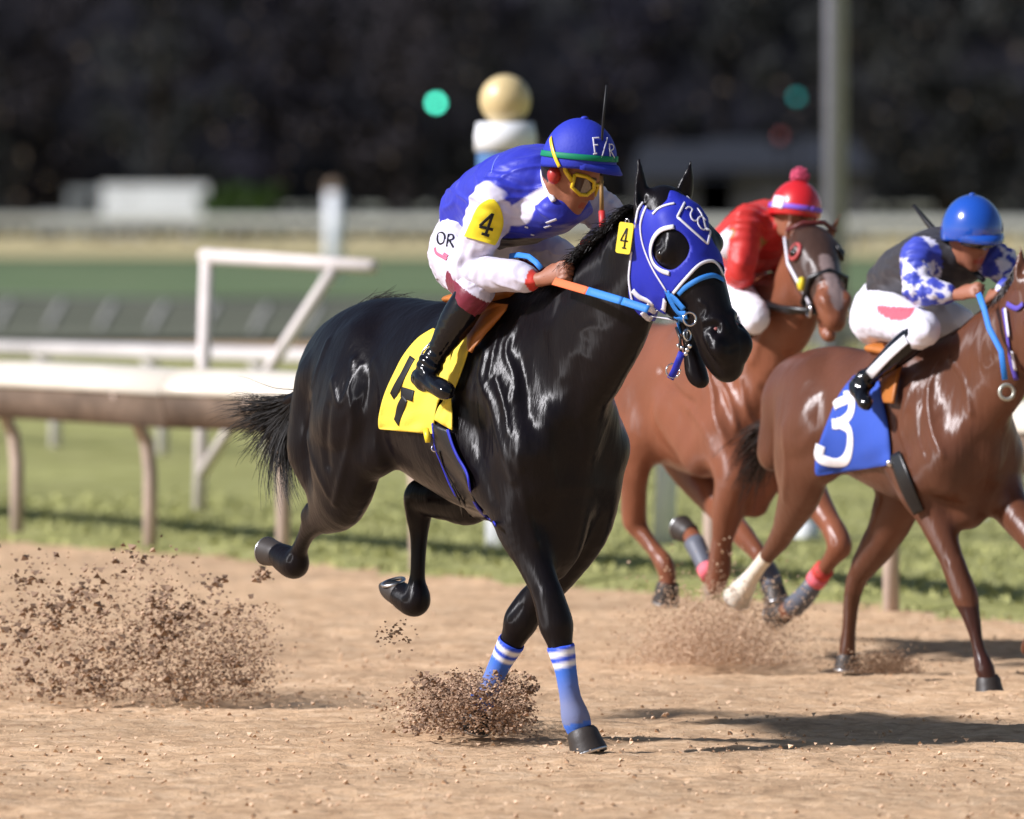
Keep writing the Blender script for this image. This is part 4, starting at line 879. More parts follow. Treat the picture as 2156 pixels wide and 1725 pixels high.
# ------------------------------------------------------------------ front rider
def hframe(P, yaw, pitch, roll=0., k=1.):
    y, p = math.radians(yaw), math.radians(pitch); A = V((math.cos(y)*math.cos(p), -math.sin(y)*math.cos(p), -math.sin(p))); R = V((-math.sin(y), -math.cos(y), 0))
    N = R.cross(A); r = math.radians(roll); return Head(P, A, R*math.cos(r)+N*math.sin(r), k)
J = dict(pelvis=Q(998, 520, 0), waist=Q(1022, 434, 0), chest=Q(1116, 392, 0), neck=Q(1172, 385, 0), shR=Q(1036, 432, .19), elR=Q(984, 570, .26), wrR=Q(1136, 590, .15), knR=Q(1180, 572, .12),
         shL=Q(1222, 415, -.19), elL=Q(1300, 470, -.29), wrL=Q(1236, 535, -.12), knL=Q(1262, 512, -.08), hipR=Q(968, 535, .11), hipL=Q(1030, 520, -.11), kneeR=Q(1000, 612, .25), kneeL=Q(1180, 545, -.27),
         ankleR=Q(906, 768, .36), toeR=Q(936, 822, .40), ankleL=Q(1120, 760, -.36), toeL=Q(1160, 800, -.38),
         hsR=V((.35, .15, .9)), huR=V((-.25, -.85, .35)), hsL=V((-.3, .2, .9)), huL=V((.3, -.7, .4)))
hr1 = hframe(Q(1197, 364, .0), 28, 27, 0, 1.14)
MR = dict(skin=M_skin, skin_rgb=(.30, .115, .065), jersey=M_silk, breeches=M_silk, boot=M_patent)
JB = np.array((.022, .030, .40)); JW = np.array((.60, .57, .68))
def jcol1(P, J):
    arm = np.minimum(seg_dist(P, [J['shR'], J['elR'], J['wrR']]), seg_dist(P, [J['shL'], J['elL'], J['wrL']])); arm = np.minimum(arm, np.minimum(np.linalg.norm(P-np.array(J['shR']), axis=1), np.linalg.norm(P-np.array(J['shL']), axis=1)))
    c = np.tile(JB, (len(P), 1)); u, v = proj(P); hd = np.array(hr1.at(-.05, -.08, 0))
    w_ = np.clip((.096-arm)/.006, 0, 1)
    for s in 'RL':
        sash = seg_dist(P, [np.array(J['sh'+s]), np.array(J['neck'])]); above = seg_dist(P, [np.array(J['sh'+s])+np.array((0, -.05, -.10)), np.array(J['neck'])+np.array((0, -.05, -.03))]); w_ = np.maximum(w_, np.clip((.046-above)/.006, 0, 1))
    c = JB+(JW-JB)*w_[:, None]
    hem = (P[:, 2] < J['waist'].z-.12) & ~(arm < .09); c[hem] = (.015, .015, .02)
    for s in 'RL':
        t = (P-np.array(J['wr'+s]))@np.array((J['el'+s]-J['wr'+s]).normalized()); c[(t < .035) & (t > -.02) & (np.linalg.norm(P-np.array(J['wr'+s]), axis=1) < .07)] = (.60, .045, .03)
    return c
def pcol1(P, J):
    c = np.tile((.60, .57, .68), (len(P), 1))
    for s in 'RL':
        kn = np.array(J['knee'+s]); an = np.array(J['ankle'+s]); d = (an-kn)/np.linalg.norm(an-kn); t = (P-kn)@d; c[(t > .005) & (np.linalg.norm(P-kn, axis=1) < .16)] = (.16, .012, .03)
    return c
rd1 = empty('person', J['pelvis'], 'jockey in royal blue and white silks crouched over the black horse, number 4 armband', 'person')
c_ = Q(1120, 540, 0); R1 = rider(rd1, J, hr1, c_-V((.62, .62, .62)), c_+V((.62, .62, .62)), H2, MR, 1., 3, jcol1, pcol1, [(Q(1190, 440, 0), .11, .07), (Q(1130, 462, 0), .14, .08), (Q(1060, 470, 0), .14, .09)])
JT = R1['jersey_tree']; BT = R1['breeches_tree']
M_cap = mat('cap_cover', (.020, .034, .40), .6, .3, bump=.0012, bscale=90); M_green = mat('green_band', (.0, .20, .10), .6, .3)
hh1 = hframe(Q(1220, 318, .0), 28, 10, 0, 1.12)
hel = empty('riding_helmet', hh1.P, 'royal blue cloth covered helmet with green band and white F/R letters', 'helmet')
ho, hpt = helmet(hel, hh1, M_cap, 'cap', -.045, True, None, M_green)
hel_tree = BVHTree.FromPolygons([v.co[:] for v in ho.data.vertices], [tuple(p.vertices) for p in ho.data.polygons])
strokes('letter', hel_tree, [[(1249, 292), (1253, 324)], [(1247, 291), (1262, 290)], [(1250, 306), (1259, 305)], [(1249, 325), (1257, 323)]], .0058, M_wt, hel, .004, .0012)
strokes('slash', hel_tree, [[(1279, 290), (1267, 332)]], .0045, M_wt, hel, .004, .0012)
strokes('letter', hel_tree, [[(1283, 304), (1285, 334)], [(1282, 304), (1290, 305), (1292, 313), (1285, 318)], [(1286, 318), (1294, 333)]], .005, M_wt, hel, .004, .0012)
M_gy = mat('goggle_yellow', (.75, .52, .02), .35, .5); M_lens = mat('goggle_lens', (.10, .06, .04), .05, .6, coat=1)
gg = empty('goggles', hr1.at(.08, 0, 0), 'yellow rimmed goggles with strap over the blue helmet', 'goggles')
strokes('strap', hel_tree, [[(1172, 262), (1160, 276), (1160, 300), (1168, 330), (1178, 352)]], .015, M_gy, gg, .005, .002)
A = hr1.at; mb = MB(); loop = [(.060, .024, .078), (.088, .030, .050), (.110, .022, .026), (.112, -.004, .010), (.106, -.028, .028), (.094, -.032, .052), (.068, -.018, .076), (.060, .024, .078)]
for s in (1, -1): mb.tube([A(a, n, r*s) for a, n, r in loop], .0075, 8)
mb.tube([A(.11, .012, .016), A(.114, .012, 0), A(.11, .012, -.016)], .007, 8); mb.tube([A(.062, .0, .078), A(.03, .02, .088), A(.0, .06, .092)], [.009, .009, .008], 8); mb.build('rim', M_gy, gg)
for s in (1, -1):
    mb = MB(); mb.v = [A(a-.002, n, r*s) for a, n, r in loop[:-1]]; mb.f = [tuple(range(7))]; mb.build('lens', M_lens, gg, False)
ep = MB(); ep.sphere(A(-.005, -.012, .082), .026, 14, 10, (1, 1, 1.3)).build('ear_pad', mat('red_pad', (.42, .03, .025), .4, .5), hel)


ab, AT = patch('armband', JT, [(1030, 420, 1040, 420, 0), (1014, 428, 1052, 434, 0), (1003, 440, 1058, 452, 0), (995, 458, 1060, 470, 0), (987, 476, 1056, 488, 0), (979, 494, 1048, 508, 0), (977, 498, 1042, 517, 0)], 14, M_cloth, None, .007, .003, 0, lambda a, b: (.85, .68, .03))
meta(ab, 'yellow armband with black 4 on the near sleeve of the blue jockey', 'armband')
o = strokes('numeral', AT, [[(1037, 451), (1010, 476)], [(1009, 477), (1038, 484)], [(1038, 450), (1022, 496)], [(1014, 492), (1030, 497)]], .011, M_ink, None, .004, .001); o.parent = ab
strokes('letter', BT, [[(922, 492), (930, 489), (936, 496), (934, 510), (925, 514), (920, 505), (922, 492)], [(944, 494), (940, 519)], [(943, 494), (953, 494), (954, 503), (943, 506)], [(946, 506), (954, 521)]], .007, M_ink, R1['breeches'], .003, .001, 4)
strokes('pink_logo', BT, [[(915, 522), (918, 533), (930, 540), (940, 546)], [(934, 534), (942, 540)]], .012, mat('pink_print', (.6, .12, .2), .6), R1['breeches'], .003, .001, 4)
strokes('collar', JT, [[(1149, 348), (1143, 362), (1146, 385), (1155, 405), (1166, 424)]], .020, M_wt, R1['jersey'], .006, .006, 5)
strokes('white_print', JT, [[(1105, 478), (1112, 480)], [(1118, 494), (1124, 496)], [(1150, 470), (1172, 462)], [(1146, 480), (1160, 476)]], .010, M_wt, R1['jersey'], .003, .001)
strokes('seam', JT, [[(1060, 318), (1042, 338), (1034, 365)]], .004, mat('pale_seam', (.2, .26, .7), .6), R1['jersey'], .001, .001)
# reins and whip
rn = empty('reins', Q(1240, 615, .12), 'rein of orange rubber grip and sky blue webbing from the hand to the bit', 'reins')
cm = V((-.15, -1, .25)).normalized()
def rein(name, a, b, w_, m, n=8, sag=.0): 
    pts = [a.lerp(b, i/n)-V((0, 0, sag*math.sin(3.14*i/n))) for i in range(n+1)]; return strap_mesh(pts, [cm]*(n+1), w_, .003).build(name, m, rn)
ra, rb, rc, rd_ = Q(1166, 592, .17), Q(1238, 613, .20), Q(1310, 634, .17), Q(1366, 652, .125)
rein('rubber_grip', ra, rb, .032, M_orange); rein('webbing', rb-(rc-rb).normalized()*.004+cm*.002, rc, .031, M_sky); rein('webbing', rc, rd_, .030, M_sky)
mb = MB(); strap_mesh([Q(1072, 540, .14), Q(1090, 537, .14), Q(1112, 540, .14), Q(1128, 552, .14), Q(1140, 566, .14)], [cm]*5, .022, .003, mb); mb.build('loop', M_sky, rn)
wh = empty('riding_whip', Q(1268, 480, -.05), 'thin black riding whip with red grip held upright', 'whip')
MB().tube([Q(1270, 492, -.02), Q(1267, 444, -.02)], [.0135, .012], 10).build('grip', mat('red_grip', (.55, .03, .03), .5), wh)
MB().tube([Q(1267, 444, -.02), Q(1266, 370, -.02)], [.0085, .007], 8).build('braided_collar', mat('braid', (.30, .17, .05), .6, bump=.002, bscale=300), wh)
MB().tube([Q(1266, 370, -.02), Q(1267, 300, -.02), Q(1270, 250, -.02), Q(1277, 180, -.02)], [.0055, .005, .0045, .004], 8).build('shaft', M_ink, wh)
# stirrup
Pb, Fb, ob = R1['bootR']; si = empty('stirrup', Q(905, 800, .38), 'bright stirrup iron under the patent black boot', 'stirrup')
MB().tube([Q(872, 792, .40), Q(888, 808, .40), Q(915, 820, .40), Q(945, 818, .36)], .007, 8).tube([Q(872, 792, .40), Q(890, 740, .38), Q(925, 700, .33)], [.005, .004, .004], 6).build('iron', M_steel, si)
MB().tube([Q(925, 700, .32), Q(965, 650, .26)], [.008, .008], 6).build('leather', M_leather, si)
# ------------------------------------------------------------------ the two horses behind
def coat(name, c, c2):
    return mat(name, c, .36, .38, bump=.003, bscale=24, stretch=(1.6, 1.6, .3), attr=True, aniso=.25)
M_chest = coat('chestnut_coat', (1, 1, 1), None); M_dark_hair = mat('brown_hair', (.02, .010, .007), .5, .4)
M_grb = mat('grey_boot', (.11, .12, .15), .5, .4); M_pink = mat('pink_wrap', (.75, .16, .20), .7, .2); M_whoof = mat('white_hoof', (.55, .50, .42), .5, .4)
def tints(P, base, marks):
    c = np.tile(base, (len(P), 1)); c = c*(1+.18*noise3(P, 5, 11))[:, None]
    for L, rad, col in marks:
        d = seg_dist(P, [list(x) for x in L]); c[d < rad] = col
    return c
def scaled(L, f): return [(p, a*f, b*f) for p, a, b in L]
# --- horse number 3
fz = Frame((1007*36.0/FPX, 36.0, 0), 59, .87); at, Q = fz.at, fz.Q
h3 = Head(Q(2192, 596, 0), (.12, -.22, -.97), (-.85, -.5, .0), .95)
t3 = [(-.16, 1.16, .14, .21), (-.32, 1.24, .21, .33), (-.58, 1.245, .25, .38), (-.88, 1.27, .26, .34), (-1.15, 1.31, .25, .30), (-1.38, 1.35, .24, .27), (-1.60, 1.34, .21, .24), (-1.72, 1.28, .16, .20)]
n3 = [(at(-.42, 0, 1.36), .15, .30), (at(-.14, 0, 1.46), .14, .29), (at(.08, 0, 1.60), .12, .25), (at(.22, 0, 1.70), .10, .20), (h3.at(.03, -.07, 0), .08, .12)]
rf = [(at(-.20, .15, 1.08), .10, .12), (Q(1940, 1020, .16), .085, .11), (Q(1975, 1105, .12), .078, .085), (Q(2010, 1195, .09), .052, .058), (Q(2033, 1258, .06), .056, .062), (Q(2046, 1302, .05), .042, .046), (Q(2056, 1345, .04), .030, .034), (Q(2063, 1375, .03), .032, .036), (Q(2072, 1405, .02), .046, .050), (Q(2080, 1428, .01), .042, .044)]
lf = [(at(-.20, -.15, 1.08), .10, .12), (Q(2110, 1040, -.16), .09, .11), (Q(2175, 1130, -.14), .07, .08), (Q(2230, 1200, -.12), .055, .06), (Q(2235, 1240, -.12), .042, .046), (Q(2205, 1300, -.12), .032, .036), (Q(2180, 1345, -.12), .046, .05), (Q(2165, 1365, -.12), .04, .04)]
rh = [(at(-1.42, .12, 1.34), .13, .21), (Q(1700, 890, .20), .12, .22), (Q(1688, 980, .20), .11, .19), (Q(1680, 1045, .17), .085, .12), (Q(1658, 1100, .14), .058, .074), (Q(1642, 1134, .12), .054, .060), (Q(1622, 1162, .10), .042, .046), (Q(1602, 1188, .09), .036, .040), (Q(1582, 1215, .08), .042, .044), (Q(1568, 1236, .08), .054, .058), (Q(1562, 1244, .08), .052, .056)]
lh = [(at(-1.30, -.12, 1.28), .13, .20), (Q(1890, 1010, -.18), .11, .15), (Q(1880, 1085, -.18), .10, .12), (Q(1850, 1145, -.17), .075, .09), (Q(1820, 1190, -.16), .056, .066), (Q(1803, 1222, -.16), .050, .056), (Q(1793, 1265, -.16), .040, .044), (Q(1788, 1320, -.16), .035, .037), (Q(1784, 1368, -.16), .042, .046), (Q(1784, 1385, -.16), .036, .038)]
e3 = [([(Q(2040, 1010, 0), .13, .15), (Q(2040, 1080, 0), .08, .08)], .06), ([(at(-1.62, .16, 1.32), .07, .10), (at(-1.66, .17, 1.10), .07, .10)], .04), ([(at(-1.62, 0, 1.30), .05, .05), (at(-1.80, 0, 1.22), .03, .03)], .03),
      ([(at(-.60, 0, 1.56), .06, .08), (at(-.85, 0, 1.55), .09, .09)], .07), ([(at(-1.30, .16, 1.48), .06, .09), (at(-1.22, .22, 1.26), .06, .12), (at(-1.16, .20, 1.06), .07, .10)], .05)]
g3 = [([(1925, 800), (1905, 850), (1895, 900), (1915, 960)], .008, .016), ([(1975, 770), (1955, 820), (1960, 900), (1985, 960)], .008, .014), ([(2000, 755), (2030, 800), (2045, 870)], .008, .014), ([(1940, 850), (1935, 910), (1950, 960)], -.008, .014), ([(1650, 900), (1655, 980), (1650, 1050)], .006, .02)]
r3 = empty('racehorse', at(-.9, 0, 0), 'bay racehorse with blue number 3 towel at the right edge of the picture', 'horse')
eb = [h3.at(-.005, -.045, .075), h3.at(-.01, -.045, -.085)]
P3, F3, T3 = sculpt_horse(fz, h3, t3, n3, [(rf, .05), (lf, .05), (rh, .06), (lh, .05)], e3, (.80, 34.6, -.02), (2.75, 38.6, 1.95), H3, [(b, b+V((0, .02, .14))) for b in eb], .02, g3)
c3 = tints(P3, (.105, .040, .022), [([Q(1600, 1190, .09), Q(1570, 1240, .08), Q(1560, 1250, .08)], .085, (.72, .66, .55)), ([Q(2040, 1290, .05), Q(2058, 1350, .04), Q(2080, 1428, .01)], .06, (.045, .016, .012)), ([Q(1793, 1265, -.16), Q(1784, 1400, -.16)], .06, (.08, .03, .015))])
mesh_obj('body', P3, F3, M_chest, r3, c3)
for p, q_, wd, m_ in ((Q(2080, 1430, .0), Q(2084, 1464, .0), .060, M_hoof), (Q(1564, 1240, .08), Q(1552, 1260, .08), .060, M_whoof), (Q(1784, 1384, -.16), Q(1783, 1408, -.16), .056, M_hoof)): add_hoof_parts(r3, p, q_, wd, m_, M_shoe)
tw, TT3 = patch('saddle_towel', T3, [(1800, 790, 1850, 800, 0), (1768, 830, 1858, 840, 0), (1742, 890, 1868, 890, 0), (1720, 950, 1874, 940, 0), (1716, 994, 1874, 972, 0), (1722, 1002, 1868, 980, 0)], 16, M_cloth, None, .012, .006, .002, lambda a, b: (.035, .085, .42))
meta(tw, 'blue saddle towel with a large white 3', 'saddle towel')
o = strokes('numeral', TT3, [[(1752, 838), (1772, 830), (1792, 842), (1790, 872), (1768, 892), (1752, 893)], [(1762, 890), (1788, 905), (1788, 950), (1774, 974), (1742, 972), (1724, 962), (1728, 938)]], .046, mat('numeral_white', (.82, .82, .84), .6), None, .005, .001, 5); o.parent = tw
o, _ = patch('flap', T3, [(1868, 762, 1900, 762, 0), (1860, 790, 1892, 790, 0), (1856, 820, 1886, 820, 0), (1862, 848, 1880, 850, 0)], 8, M_tan, None, .035, .012)
sd = empty('saddle', o.data.vertices[0].co, 'small tan saddle flap above the blue number 3 towel', 'saddle'); o.parent = sd; o.matrix_parent_inverse = sd.matrix_basis.inverted()
g = SDF(at(-.7, 0, 1.6)-V((.4, .4, .2)), at(-.7, 0, 1.6)+V((.4, .4, .2)), .012); g.chain([(at(-.42, 0, 1.60), .09, .03), (at(-.62, 0, 1.60), .11, .035), (at(-.88, 0, 1.62), .13, .03)], .02, fz.R); Ps, Fs = g.mesh(2); mesh_obj('seat', Ps, Fs, M_tan, sd)
gi = empty('girth', Q(1900, 1030, .25), 'dark girth strap on the bay horse with the blue towel', 'girth')
patch('strap', T3, [(1874, 960, 1894, 950, 0), (1884, 1000, 1910, 990, 0), (1905, 1050, 1930, 1040, 0), (1925, 1085, 1945, 1075, 0)], 6, M_leather, gi, .014, .006)
MB().sphere(hit(T3, 1873, 975)[0]+V((0, -.03, 0)), .016, 12, 8).build('buckle', M_steel, gi)
hair('mane', strands([[Q(2000, 735, .02), Q(1996, 742, .05), Q(1990, 752, .09)], [Q(2050, 690, .02), Q(2046, 705, .05), Q(2040, 722, .09)], [Q(2100, 630, .02), Q(2092, 650, .05), Q(2086, 672, .09)], [Q(2140, 560, .02), Q(2130, 590, .05), Q(2120, 615, .09)]], 240, .012, 15, 1.2, .01), M_dark_hair, r3, wd=.005)
hair('tail', strands([[at(-1.78, 0, 1.23), at(-1.95, .03, 1.22), at(-2.15, .05, 1.12), at(-2.3, .05, .95)], [at(-1.78, 0, 1.22), at(-1.9, 0, 1.12), at(-2.05, 0, .95), at(-2.15, 0, .75)]], 260, .03, 16, 1.5, .02), M_dark_hair, r3, wd=.006)
b3 = empty('bridle', h3.at(.2, 0, 0), 'purple and white bridle at the right edge of the picture', 'bridle'); M_purp = mat('purple_webbing', (.10, .07, .40), .6, .3)
strokes('cheek_strap', T3, [[(2112, 650), (2120, 700), (2128, 760), (2140, 800)], [(2120, 640), (2140, 650), (2154, 640)]], .022, M_purp, b3, .008, .003)
strokes('white_strap', T3, [[(2116, 650), (2124, 710)], [(2130, 740), (2138, 780)]], .018, M_wt, b3, .014, .003)
MB().torus(Q(2120, 826, .16), .030, .009, (.2, -1, .1)).build('bit_ring', mat('dull_ring', (.45, .45, .38), .4, .5, metal=.6), b3)
# --- horse with the red capped rider
f2 = Frame((542*38.3/FPX, 38.3, 0), 60, .92); at, Q = f2.at, f2.Q
h2 = Head(Q(1700, 500, 0), (.20, -.80, -.56), (-.96, -.25, .0), .97)
n2 = [(at(-.42, 0, 1.36), .15, .30), (at(-.14, 0, 1.46), .15, .28), (at(.02, 0, 1.62), .13, .24), (Q(1668, 650, 0), .12, .18), (Q(1692, 570, 0), .11, .14), (h2.at(.03, -.06, 0), .08, .11)]
rf = [(at(-.20, .15, 1.08), .10, .12), (Q(1545, 1000, .16), .09, .11), (Q(1532, 1075, .14), .075, .085), (Q(1519, 1150, .12), .046, .052), (Q(1514, 1200, .10), .052, .058), (Q(1507, 1232, .10), .048, .05), (Q(1496, 1212, .09), .036, .04), (Q(1478, 1175, .08), .034, .038), (Q(1462, 1140, .07), .044, .048), (Q(1450, 1122, .06), .038, .04)]
lf = [(at(-.20, -.15, 1.08), .10, .12), (Q(1690, 1010, -.16), .09, .10), (Q(1728, 1070, -.14), .062, .07), (Q(1758, 1120, -.13), .050, .056), (Q(1768, 1150, -.13), .054, .058), (Q(1750, 1178, -.12), .040, .044), (Q(1724, 1214, -.11), .034, .038), (Q(1696, 1252, -.10), .036, .04), (Q(1668, 1280, -.10), .044, .048), (Q(1650, 1290, -.10), .038, .04)]
rh = [(at(-1.42, .12, 1.34), .13, .21), (Q(1322, 880, .20), .10, .18), (Q(1330, 970, .20), .075, .13), (Q(1334, 1040, .17), .055, .075), (Q(1336, 1095, .14), .055, .062), (Q(1352, 1124, .12), .042, .046), (Q(1376, 1156, .10), .036, .04), (Q(1398, 1186, .09), .046, .05), (Q(1406, 1215, .08), .042, .044), (Q(1406, 1236, .08), .042, .044)]
lh = [(at(-1.30, -.12, 1.28), .12, .18), (Q(1440, 960, -.18), .10, .13), (Q(1510, 1060, -.16), .07, .08), (Q(1565, 1128, -.14), .048, .054), (Q(1592, 1160, -.13), .036, .04), (Q(1616, 1205, -.12), .040, .044), (Q(1628, 1240, -.12), .044, .046)]
e2 = [([(Q(1600, 990, 0), .13, .15), (Q(1590, 1060, 0), .07, .07)], .06), ([(at(-1.62, .16, 1.32), .07, .10), (at(-1.66, .17, 1.10), .07, .10)], .04), ([(at(-1.62, 0, 1.30), .05, .05), (at(-1.80, 0, 1.22), .03, .03)], .03)]
g2 = [([(1480, 760), (1500, 820), (1505, 880), (1530, 930)], .010, .016), ([(1510, 790), (1535, 840), (1550, 900)], .010, .014), ([(1560, 800), (1570, 860), (1590, 900)], .008, .014), ([(1450, 860), (1480, 900), (1500, 950)], .008, .016), ([(1390, 780), (1430, 830), (1460, 850)], -.012, .016), ([(1625, 670), (1600, 720), (1585, 760)], .008, .02)]
eb2 = [h2.at(-.005, -.045, .075), h2.at(-.01, -.045, -.085)]
r2 = empty('racehorse', at(-.9, 0, 0), 'chestnut racehorse with raised head between the black and the bay horses', 'horse')
P2, F2, T2 = sculpt_horse(f2, h2, t3, n2, [(rf, .05), (lf, .05), (rh, .06), (lh, .05)], e2, (-.2, 36.9, .15), (2.05, 40.7, 2.1), H3, [(eb2[0], atD(1664, 462, eb2[0].y)), (eb2[1], atD(1764, 462, eb2[1].y))], .03, g2)
c2 = tints(P2, (.19, .068, .036), [([h2.at(.10, 0, 0), h2.at(.32, 0, 0)], .135, (.055, .03, .022)), ([h2.at(.30, .08, 0), h2.at(.60, .05, 0)], .032, (.22, .16, .15))])
mesh_obj('body', P2, F2, M_chest, r2, c2)
for p, q_, wd in ((Q(1452, 1124, .06), Q(1434, 1112, .06), .056), (Q(1652, 1290, -.10), Q(1630, 1298, -.10), .056), (Q(1406, 1232, .08), Q(1402, 1268, .08), .060), (Q(1630, 1240, -.12), Q(1636, 1268, -.12), .056)): add_hoof_parts(r2, p, q_, wd, M_hoof, M_shoe)
def sleeve(name, pts, rads, m, par, lab=None, cat=None, grp=None):
    o = MB().tube(smooth_line(pts, 3), np.interp(np.linspace(0, 1, (len(pts)-1)*3+1), np.linspace(0, 1, len(pts)), rads), 14).build(name, m, par)
    if lab: meta(o, lab, cat, grp)
    return o
o = sleeve('leg_boot', [Q(1488, 1198, .085), Q(1476, 1172, .08), Q(1462, 1142, .07)], [.040, .042, .048], M_grb, None, 'dark grey leg boot with pink top on the folded near foreleg behind the white post', 'leg boot'); sleeve('wrap', [Q(1496, 1214, .09), Q(1487, 1196, .085)], [.044, .046], M_pink, o)
o = sleeve('leg_boot', [Q(1716, 1226, -.11), Q(1696, 1254, -.10), Q(1670, 1279, -.10)], [.042, .046, .05], M_grb, None, 'dark grey leg boot with red and pink wraps behind the bay horse hind legs', 'leg boot')
sleeve('wrap', [Q(1736, 1198, -.11), Q(1728, 1208, -.11)], [.046, .046], mat('red_wrap', (.55, .05, .04), .7), o); sleeve('wrap', [Q(1726, 1212, -.11), Q(1717, 1224, -.11)], [.047, .047], M_pink, o)
sleeve('leg_boot', [Q(1604, 1184, -.12), Q(1618, 1210, -.12), Q(1628, 1240, -.12)], [.046, .050, .050], M_grb, None, 'dark grey boot on the hind leg right behind the white sock', 'leg boot')
hair('mane', strands([[Q(1640, 690, .0), Q(1632, 700, .03), Q(1622, 715, .06)], [Q(1655, 620, .0), Q(1645, 635, .03), Q(1636, 655, .06)], [Q(1680, 540, .0), Q(1668, 555, .03), Q(1655, 575, .06)]], 160, .012, 25, 1.2, .01), M_dark_hair, r2, wd=.005)
hair('tail', strands([[at(-1.78, 0, 1.23), at(-1.95, .03, 1.22), at(-2.15, .05, 1.12), at(-2.3, .05, .95)], [at(-1.78, 0, 1.22), at(-1.9, 0, 1.12), at(-2.05, 0, .95), at(-2.15, 0, .75)]], 200, .03, 26, 1.5, .02), M_dark_hair, r2, wd=.006)
b2 = empty('bridle', h2.at(.2, 0, 0), 'bridle with red rimmed blinkers and dark noseband on the chestnut horse', 'bridle')
hA = h2.at
for s in (1, -1):
    MB().torus(hA(.175, .04, .105*s), .034, .010, h2.R*s+h2.N*.5, 18, 8).build('eye_cup', mat('red_cup', (.42, .06, .06), .5) if s == 1 else M_leather, b2)
    MB().sphere(hA(.175, .03, .105*s), .026, 14, 10).build('eye', M_eye, r2)
    MB().tube([hA(-.02, -.02, .10*s), hA(.15, -.04, .122*s), hA(.32, -.06, .095*s), hA(.44, -.07, .08*s)], .012, 8, .5).build('cheek_strap', M_wt if s == 1 else mat('orange_strap', (.65, .12, .06), .5), b2)
MB().tube([hA(.38, -.10, .095), hA(.38, .04, .085), hA(.38, .078, 0), hA(.38, .04, -.085), hA(.38, -.10, -.095), hA(.38, -.14, 0), hA(.38, -.10, .095)], .014, 8).build('noseband', M_leather, b2)
MB().tube([hA(.03, .055, .115), hA(.04, .105, .05), hA(.04, .108, -.05), hA(.03, .055, -.115)], .010, 8).build('browband', mat('red_brow', (.10, .008, .008), .5), b2)
MB().sphere(hA(.33, -.03, .10), .020, 12, 8, (1, 1, 1.6)).build('rosette', M_yp, b2)
for s in (1, -1): MB().torus(hA(.46, -.085, .088*s), .028, .005, h2.R, 16, 6).build('bit_ring', M_steel, b2)
MB().tube([Q(1600, 640, .18), Q(1650, 648, .16), hA(.46, -.085, .088)], .011, 8).build('rein', M_leather, b2)
MB().tube([Q(1612, 640, .15), Q(1660, 655, .15), Q(1730, 655, .10), Q(1765, 640, -.02)], .017, 8).build('neck_strap', M_leather, b2)
# --- red rider
J = dict(pelvis=Q(1528, 600, 0), waist=Q(1548, 540, 0), chest=Q(1606, 492, 0), neck=Q(1652, 470, 0), shR=Q(1572, 470, .17), elR=Q(1560, 572, .24), wrR=Q(1548, 604, .10), knR=Q(1580, 616, .08),
         shL=Q(1668, 492, -.17), elL=Q(1690, 560, -.24), wrL=Q(1630, 606, -.08), knL=Q(1604, 614, -.05), hipR=Q(1522, 612, .11), hipL=Q(1560, 604, -.11), kneeR=Q(1590, 668, .24), kneeL=Q(1650, 640, -.24), ankleR=Q(1524, 728, .32), toeR=Q(1536, 755, .36), ankleL=Q(1600, 760, -.3), toeL=Q(1620, 800, -.3),
         hsR=V((.2, .1, .9)), huR=V((-.25, -.85, .35)), hsL=V((-.3, .2, .9)), huL=V((.3, -.7, .4)))
hr2 = hframe(Q(1672, 446, -.02), 62, 30, 8, 1.02)
def jcol2(P, J): c = np.tile((.50, .022, .018), (len(P), 1)); c[noise3(P, 9, 31) > .62] = (.30, .16, .02); return c
rd2 = empty('person', J['pelvis'], 'jockey in red silks and white breeches on the chestnut horse, face hidden behind its ears', 'person')
c_ = Q(1600, 620, 0); rider(rd2, J, hr2, c_-V((.6, .6, .55)), c_+V((.6, .6, .5)), H3, MR, .95, 5, jcol2)
M_red = mat('cap_red', (.55, .015, .02), .3, .5, coat=.4); M_vio = mat('violet_band', (.22, .10, .60), .5, .3); M_pom = mat('pom_pink', (.60, .10, .18), .9, .1)
he2 = empty('riding_helmet', hr2.P, 'glossy red cap with violet band and a pink pompom on top', 'helmet')
hc2 = hframe(Q(1675, 438, -.02), 62, 6, 8, 1.0); o, p2 = helmet(he2, hc2, M_red, 'cap', -.03, False, None, M_vio, True, M_pom)
ht2 = BVHTree.FromPolygons([v.co[:] for v in o.data.vertices], [tuple(p.vertices) for p in o.data.polygons])
strokes('white_patch', ht2, [[(1622, 424), (1636, 424), (1650, 428)]], .055, M_wt, he2, .004, .001)
o = MB().tube([Q(1558, 492, .22), Q(1538, 512, .24), Q(1532, 540, .24)], [.058, .066, .056], 14, .75).build('armband', M_wt); meta(o, 'cream white armband on the upper arm of the rider in red', 'armband')
# --- blue rider
at, Q = fz.at, fz.Q
J = dict(pelvis=Q(1872, 655, 0), waist=Q(1905, 590, 0), chest=Q(1975, 550, 0), neck=Q(2020, 535, 0), shR=Q(1934, 545, .18), elR=Q(1930, 612, .24), wrR=Q(2008, 622, .14), knR=Q(2050, 612, .12),
         shL=Q(2090, 545, -.18), elL=Q(2150, 590, -.26), wrL=Q(2110, 615, -.12), knL=Q(2085, 622, -.10), hipR=Q(1866, 664, .11), hipL=Q(1920, 655, -.11), kneeR=Q(1948, 694, .25), kneeL=Q(2020, 680, -.25), ankleR=Q(1822, 800, .34), toeR=Q(1822, 848, .40), ankleL=Q(1960, 800, -.34), toeL=Q(1990, 840, -.36),
         hsR=V((.3, .1, .9)), huR=V((-.25, -.85, .35)), hsL=V((-.3, .2, .9)), huL=V((.3, -.7, .4)))
hr3 = hframe(Q(2042, 492, -.02), 60, 28, -4, 1.08)
